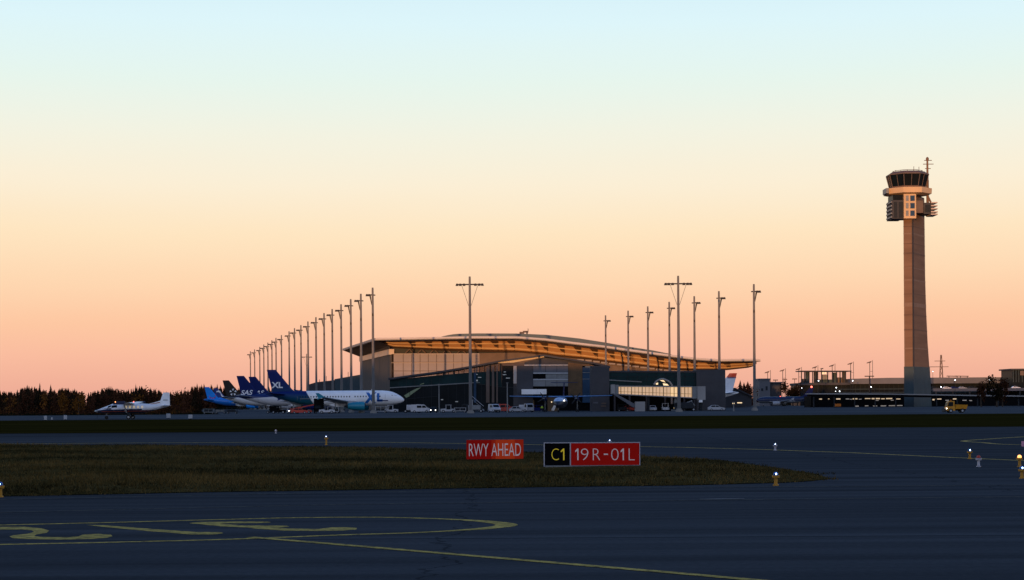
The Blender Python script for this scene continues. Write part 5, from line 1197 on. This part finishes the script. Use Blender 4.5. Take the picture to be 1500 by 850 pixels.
mb = MB(); fpoly(mb, [(683.3, 644.8), (719.9, 644.5), (719.9, 672.6), (683.3, 673)], Y, (0, .018, 0)); mb.build('face_panel', 'sign_red', t)
mb = MB(); fpoly(mb, [(726, 644.4), (754, 644.2), (754, 672.3), (726, 672.5)], Y, (0, .018, 0)); mb.build('face_panel', 'sign_red_glow', t)  # one red face cut into strips that step the painted glow
mb = MB(); fpoly(mb, [(754.1, 644.2), (766.7, 644), (766.7, 672.2), (754.1, 672.3)], Y, (0, .018, 0)); mb.build('face_panel', 'sign_red_glow_mid', t)
mb = MB(); fpoly(mb, [(720, 644.5), (725.9, 644.4), (725.9, 672.5), (720, 672.6)], Y, (0, .018, 0)); mb.build('face_panel', 'sign_red_glow_mid', t)
glyph(t, 'RWY', 687, 650, 715.5, 668.6, Y, 'sign_white', off=-.006); glyph(t, 'AHEAD', 719.8, 649.4, 763, 668, Y, 'sign_white', off=-.006)
for x in (698, 749.5):
    X = GX(x, Y); MB().tube((X, Y + .15, gz(X, Y) - .05), (X, Y + .15, P(x, 673, Y).z), .035).build('leg', 'sign_rim', t); MB().box(X - .09, X + .09, Y + .06, Y + .24, gz(X, Y), gz(X, Y) + .03).build('base_plate', 'sign_rim', t)
Y = 58.7
t = thing('runway_sign', 'long sign with yellow C1 on black and white 19R-01L on red in the grass', 'runway sign', (GX(867, Y), Y, gz(GX(867, Y), Y)))
mb = MB(); fpoly(mb, [(796.6, 648.6), (937.6, 648), (937.6, 683), (796.6, 683.8)], Y + .02, (0, .30, 0)); mb.build('housing', 'grey_dark', t)
mb = MB(); fpoly(mb, [(798, 649.6), (834.6, 649.4), (834.6, 682.6), (798, 682.8)], Y, (0, .018, 0)); mb.build('face_panel', 'sign_black', t)
mb = MB(); fpoly(mb, [(836.4, 649.4), (936.6, 648.9), (936.6, 681.8), (836.4, 682.4)], Y, (0, .018, 0)); mb.build('face_panel', 'sign_red', t)
for q, nm in (([(796.4, 648.5), (797.9, 648.5), (797.9, 683.8), (796.4, 683.8)], 'rim'), ([(834.7, 649.4), (836.3, 649.4), (836.3, 683), (834.7, 683)], 'rim'), ([(797.9, 648.4), (937.8, 647.7), (937.8, 648.9), (797.9, 649.6)], 'rim'), ([(836.4, 682.4), (937.8, 681.9), (937.8, 683.1), (836.4, 683.6)], 'rim'), ([(936.6, 648.9), (937.8, 648.9), (937.8, 681.9), (936.6, 681.9)], 'rim')):
    mb = MB(); fpoly(mb, q, Y - .02, (0, .038, 0)); mb.build(nm, 'sign_rim', t)
for ch, x0, x1, m_ in (('C', 808, 818.5, 'sign_yellow'), ('1', 821.5, 826.6, 'sign_yellow'), ('1', 842.6, 847.3, 'sign_white'), ('9', 851, 861.8, 'sign_white'), ('R', 868.5, 879, 'sign_white'), ('0', 895.3, 906, 'sign_white'), ('1', 909.2, 913.8, 'sign_white'), ('L', 921, 929.5, 'sign_white')):
    glyph(t, ch, x0, 657.2, x1, 674.3, Y, m_, off=-.022)
mb = MB(); fpoly(mb, [(884.5, 664.7), (890.5, 664.7), (890.5, 666.5), (884.5, 666.5)], Y - .012, (0, .010, 0)); mb.build('lettering', 'sign_white', t)
MB().box(GX(798, Y), GX(937, Y), Y - .35, Y + .7, gz(GX(867, Y), Y) - .1, gz(GX(867, Y), Y) + .045).build('base_pad', 'concrete', t)
for x in (803, 848, 886, 931):
    X = GX(x, Y); MB().tube((X, Y + .16, gz(X, Y) - .05), (X, Y + .16, P(x, 683.4, Y).z), .03).build('leg', 'sign_rim', t)

# ================================================================== taxiway lights
def edge_light(label, x, yb, ytop, lamp_m='lamp_blue', stem='stem_yellow', head=None, group='taxiway edge lights'):
    g = G(x, yb); hgt = P(x, ytop, g.y).z
    z0 = ih(g.x, g.y) if inside(g.x, g.y) else 0
    t = thing('edge_light', label, 'edge light', (g.x, g.y, z0), group); c = (g.x, g.y, 0); D = max(.1, hgt - z0)
    MB().lathe('z', [(z0, .085), (z0 + .03, .085), (z0 + .035, .05), (z0 + D*.55, .045), (z0 + D*.58, .10), (z0 + D*.74, .11), (z0 + D*.76, .06)], c, 14).build('stem', stem, t, smooth=False)
    hd = MB().lathe('z', [(z0 + D*.76, .062), (z0 + D*.80, .07), (z0 + D*.9, .066), (z0 + D*.98, .04), (z0 + D, .01)], c, 14).build('lens', head or 'logo_blue', t, smooth=True)
    if lamp_m: MB().ball((c[0], c[1] - .05, z0 + D*.86), .026).build('bulb', lamp_m, hd)
    return t
lamp('lamp_blue', (.35, .55, 1), 14)
edge_light('blue taxiway light on a yellow stem at the near edge of the grass tip', 1136.5, 711.5, 691.5)
edge_light('blue taxiway light on a pale stem on the far taxiway, above the grass tip', 1135.5, 660, 649.5, 'core_light', 'sign_rim')
edge_light('blue taxiway light on a yellow stem standing on the yellow line at right', 1420.5, 672.5, 657.5)
edge_light('short white post with a dark red head beside the yellow line at right', 1433.5, 684, 667, None, 'sign_rim', 'red_paint', 'small taxiway posts')
edge_light('lowest blue taxiway light on a yellow stem, cut by the right picture edge', 1497, 701, 683)
edge_light('orange guard light on a yellow stem near the right picture edge', 1493.5, 684, 666.5, None, 'stem_yellow', 'lamp_orange', 'guard lights')
edge_light('blue taxiway light on a yellow stem cut by the left picture edge', 0.5, 728.5, 706)
edge_light('small distant blue taxiway light on a thin stem at the far side of the island', 478, 652, 637.5, 'core_light', 'stem_yellow')
edge_light('blue taxiway light showing just above the long red runway sign', 893, 656, 643.5, 'core_light', 'sign_rim')
edge_light('warm white ground light at the far edge of the taxiway, left of centre', 404, 635, 629.5, 'lamp_warm', 'sign_rim')
g = G(1500.5, 660); t = thing('marker_board', 'small pink marker board at the right picture edge above the orange light', 'marker board', (g.x, g.y, 0))
mat('pink_board', (.55, .25, .35), .6); X, Y = g.x, g.y
MB().box(X - .12, X + .22, Y, Y + .04, .18, .42).build('board', 'pink_board', t); MB().tube((X + .05, Y + .06, 0), (X + .05, Y + .06, .4), .025).build('post', 'sign_rim', t)
for i, (x0, x1, y0, y1) in enumerate(((64.5, 68.5, 609.3, 615.5), (75, 77.2, 611.5, 615.5), (93.5, 98, 608.4, 614.8), (244, 249.5, 606, 612.6), (276, 281.5, 607.6, 613.6))):
    g = G((x0 + x1)/2, y1 + .6); w = (x1 - x0)/F*g.y/2; hh = (y1 + .6 - y0)/F*g.y
    lab = ['white marker box at the far left, left one of three before the forest', 'smallest white marker box, middle one of three at the far left', 'white marker box left of the small aircraft, right one of three', 'white marker box under the tail of the small white aircraft', 'white marker box just right of the small aircraft, below the bright blue jet'][i]
    t = thing('marker_box', lab, 'marker box', (g.x, g.y, 0), 'white marker boxes on the apron edge')
    MB().box(g.x - w, g.x + w, g.y - w*.6, g.y + w*.6, .12, hh, .04).build('housing', 'grey_paint', t); MB().box(g.x - w*.7, g.x + w*.7, g.y - w*.5, g.y + w*.5, 0, .12).build('foot', 'frame_dark', t)

# ================================================================== trees
def leafquad(mb, p, s, k):
    d1_ = Vector((rng.normal(), rng.normal(), rng.normal())).normalized(); d2_ = d1_.cross(Vector((rng.normal(), rng.normal(), rng.normal()))).normalized()
    mb.use(k); mb.add([p - d1_*s - d2_*s*.6, p + d1_*s - d2_*s*.6, p + d1_*s*.8 + d2_*s*.7, p - d1_*s*.7 + d2_*s*.6], [(0, 1, 2, 3)])
def spruce(mb, x, y, h, w, k, lay=9):
    for i in range(lay):
        t_ = i/lay; z = h*(.08 + .92*t_); r = w*(1 - t_)**.85*rng.uniform(.75, 1.2) + .06; m_ = 6
        a0 = rng.uniform(0, PI)
        for q in range(m_):
            a = a0 + 2*PI*q/m_ + rng.normal(0, .15); rr = r*rng.uniform(.7, 1.15); c, s = math.cos(a), math.sin(a); e = .42*rr
            mb.use(k); mb.add([(x, y, z + h*.13), (x + c*rr - s*e, y + s*rr + c*e, z - h*.03*rng.uniform(.2, 1.4)), (x + c*rr + s*e, y + s*rr - c*e, z - h*.03*rng.uniform(.2, 1.4))], [(0, 1, 2)])
def bushy(mb, x, y, h, w, k, n=60, z0=.15):
    cl = [(Vector((x + rng.normal(0, w*.45), y + rng.normal(0, w*.45), h*rng.uniform(z0 + .1, .88)))) for _ in range(6)]
    for _ in range(n):
        c = cl[rng.integers(6)]; leafquad(mb, c + Vector((rng.normal(0, w*.28), rng.normal(0, w*.28), rng.normal(0, h*.10))), h*.034*rng.uniform(.6, 1.3), k)
mb = MB()
for _ in range(760):
    Y = 470 + 480*rng.random()**1.4; px_ = rng.uniform(-70, 292)
    X = GX(px_, Y); d = (Y - 470)/480
    top = 571 + 2.5*math.sin(px_*.11) + 2*math.sin(px_*.047 + 2) + abs(rng.normal(0, 1))*2.5
    hz_ = HY + (750 - px_)*ROLL; h = (hz_ - top)/F*Y + H
    if rng.random() < .30: h *= rng.uniform(.62, .95)
    if rng.random() < .50: spruce(mb, X, Y, h*(1.05 if rng.random() < .15 else 1), h*rng.uniform(.17, .24), 0 if rng.random() < .55 else 1, 13)
    else: bushy(mb, X, Y, h*.93, h*.24, 2 if rng.random() < .08 else 1, 130)
for _ in range(230):
    Y = rng.uniform(440, 468); px_ = rng.uniform(-70, 292 - (5 if Y < 450 else 0)); bushy(mb, GX(px_, Y), Y, rng.uniform(1.8, 3.2), 1.3, 1 if rng.random() < .8 else 2, 34, 0)
for _ in range(260):
    Y = rng.uniform(1010, 1120); px_ = rng.uniform(280, 440); hz_ = HY + (750 - px_)*ROLL
    top = 566.5 + .03*(px_ - 284) + abs(rng.normal(0, 2.2)) - (4 if rng.random() < .1 else 0); h = (hz_ - top)/F*Y + H
    spruce(mb, GX(px_, Y), Y, h, h*rng.uniform(.15, .22), 0 if rng.random() < .6 else 1, 12)
o = mb.build('forest', ['tree_spruce', 'tree_brown', 'tree_autumn'], origin=False); o['kind'] = 'stuff'; tag(o, 'dark mixed forest of spruce and autumn birch behind the left apron', 'forest')
def tree(name, label, px_, top, Y, kind, k, w=.22, group=None):
    hz_ = HY + (750 - px_)*ROLL; h = (hz_ - top)/F*Y + H; X = GX(px_, Y)
    t = thing(name, label, 'tree', (X, Y, 0), group)
    tk = MB().tube((X, Y, 0), (X, Y, h*.85), h*.022 + .06, .04, 7)
    for q in range(5):
        a = rng.uniform(0, 2*PI); z = h*(.3 + .1*q); tk.tube((X, Y, z), (X + math.cos(a)*h*w*.7, Y + math.sin(a)*h*w*.7, z + h*.12), .05 + .004*h, .02, 5)
    tk.build('trunk', 'bark', t); mb = MB()
    if kind == 's': spruce(mb, X, Y, h, h*w, 0, 14)
    else: bushy(mb, X, Y, h, h*w, 0, 520, .2)
    mb.build('crown', k, t); return t
tree('birch_tree', 'large golden autumn tree at the forest edge, above the nose of the small aircraft', 115, 574, 462, 'b', 'tree_autumn', .34)
tree('birch_tree', 'small golden autumn tree at the forest edge, left of the larger golden one', 93.5, 575.5, 464, 'b', 'tree_autumn', .20)
tree('spruce_tree', 'tallest dark spruce poking above the left forest skyline', 58.5, 563.5, 480, 's', 'tree_spruce', .15)
tree('spruce_tree', 'dark spruce rising above the skyline right of the tallest spruce', 74.5, 565, 485, 's', 'tree_spruce', .17)
tree('spruce_tree', 'narrow spruce on the skyline above the cabin of the small aircraft', 199, 564.5, 490, 's', 'tree_spruce', .13)
for x, tp, lab in ((1084.5, 559, 'dark spruce directly right of the red tipped white tail'), (1090, 562, 'lower dark spruce, second right of the red tipped tail'), (1095.5, 560.5, 'dark spruce close to the left side of the rightmost tall mast')):
    tree('spruce_tree', lab, x, tp, 760, 's', 'tree_brown', .36, 'spruces behind the shed')
for x, tp, lab in ((1153.5, 561, 'dark round tree right of the small dark building'), (1161.5, 563, 'dark round tree midway between the dark building and the rooftop hall'), (1168, 562, 'dark round tree at the left foot of the rooftop hall')):
    tree('bare_tree', lab, x, tp, 880, 'b', 'tree_spruce', .28, 'dark trees left of the rooftop hall')
for x, tp, lab in ((1081, 566, 'low round dark tree touching the right side of the red tipped tail'), (1087.5, 565, 'low round dark tree above the ridge of the dark shed'), (1099, 566, 'low round dark tree just left of the rightmost mast pole')): tree('bare_tree', lab, x, tp, 765, 'b', 'tree_brown', .45, 'round trees behind the shed')
tree('bare_tree', 'reddish bare tree before the parking deck, right of the yellow truck', 1437, 561, 560, 'b', 'tree_brown', .18)
tree('birch_tree', 'taller dark olive tree before the parking deck near the right edge', 1460, 549, 562, 'b', 'tree_spruce', .24)
tree('birch_tree', 'low wide olive tree right of the taller tree near the right edge', 1468.5, 558, 566, 'b', 'tree_brown', .22)
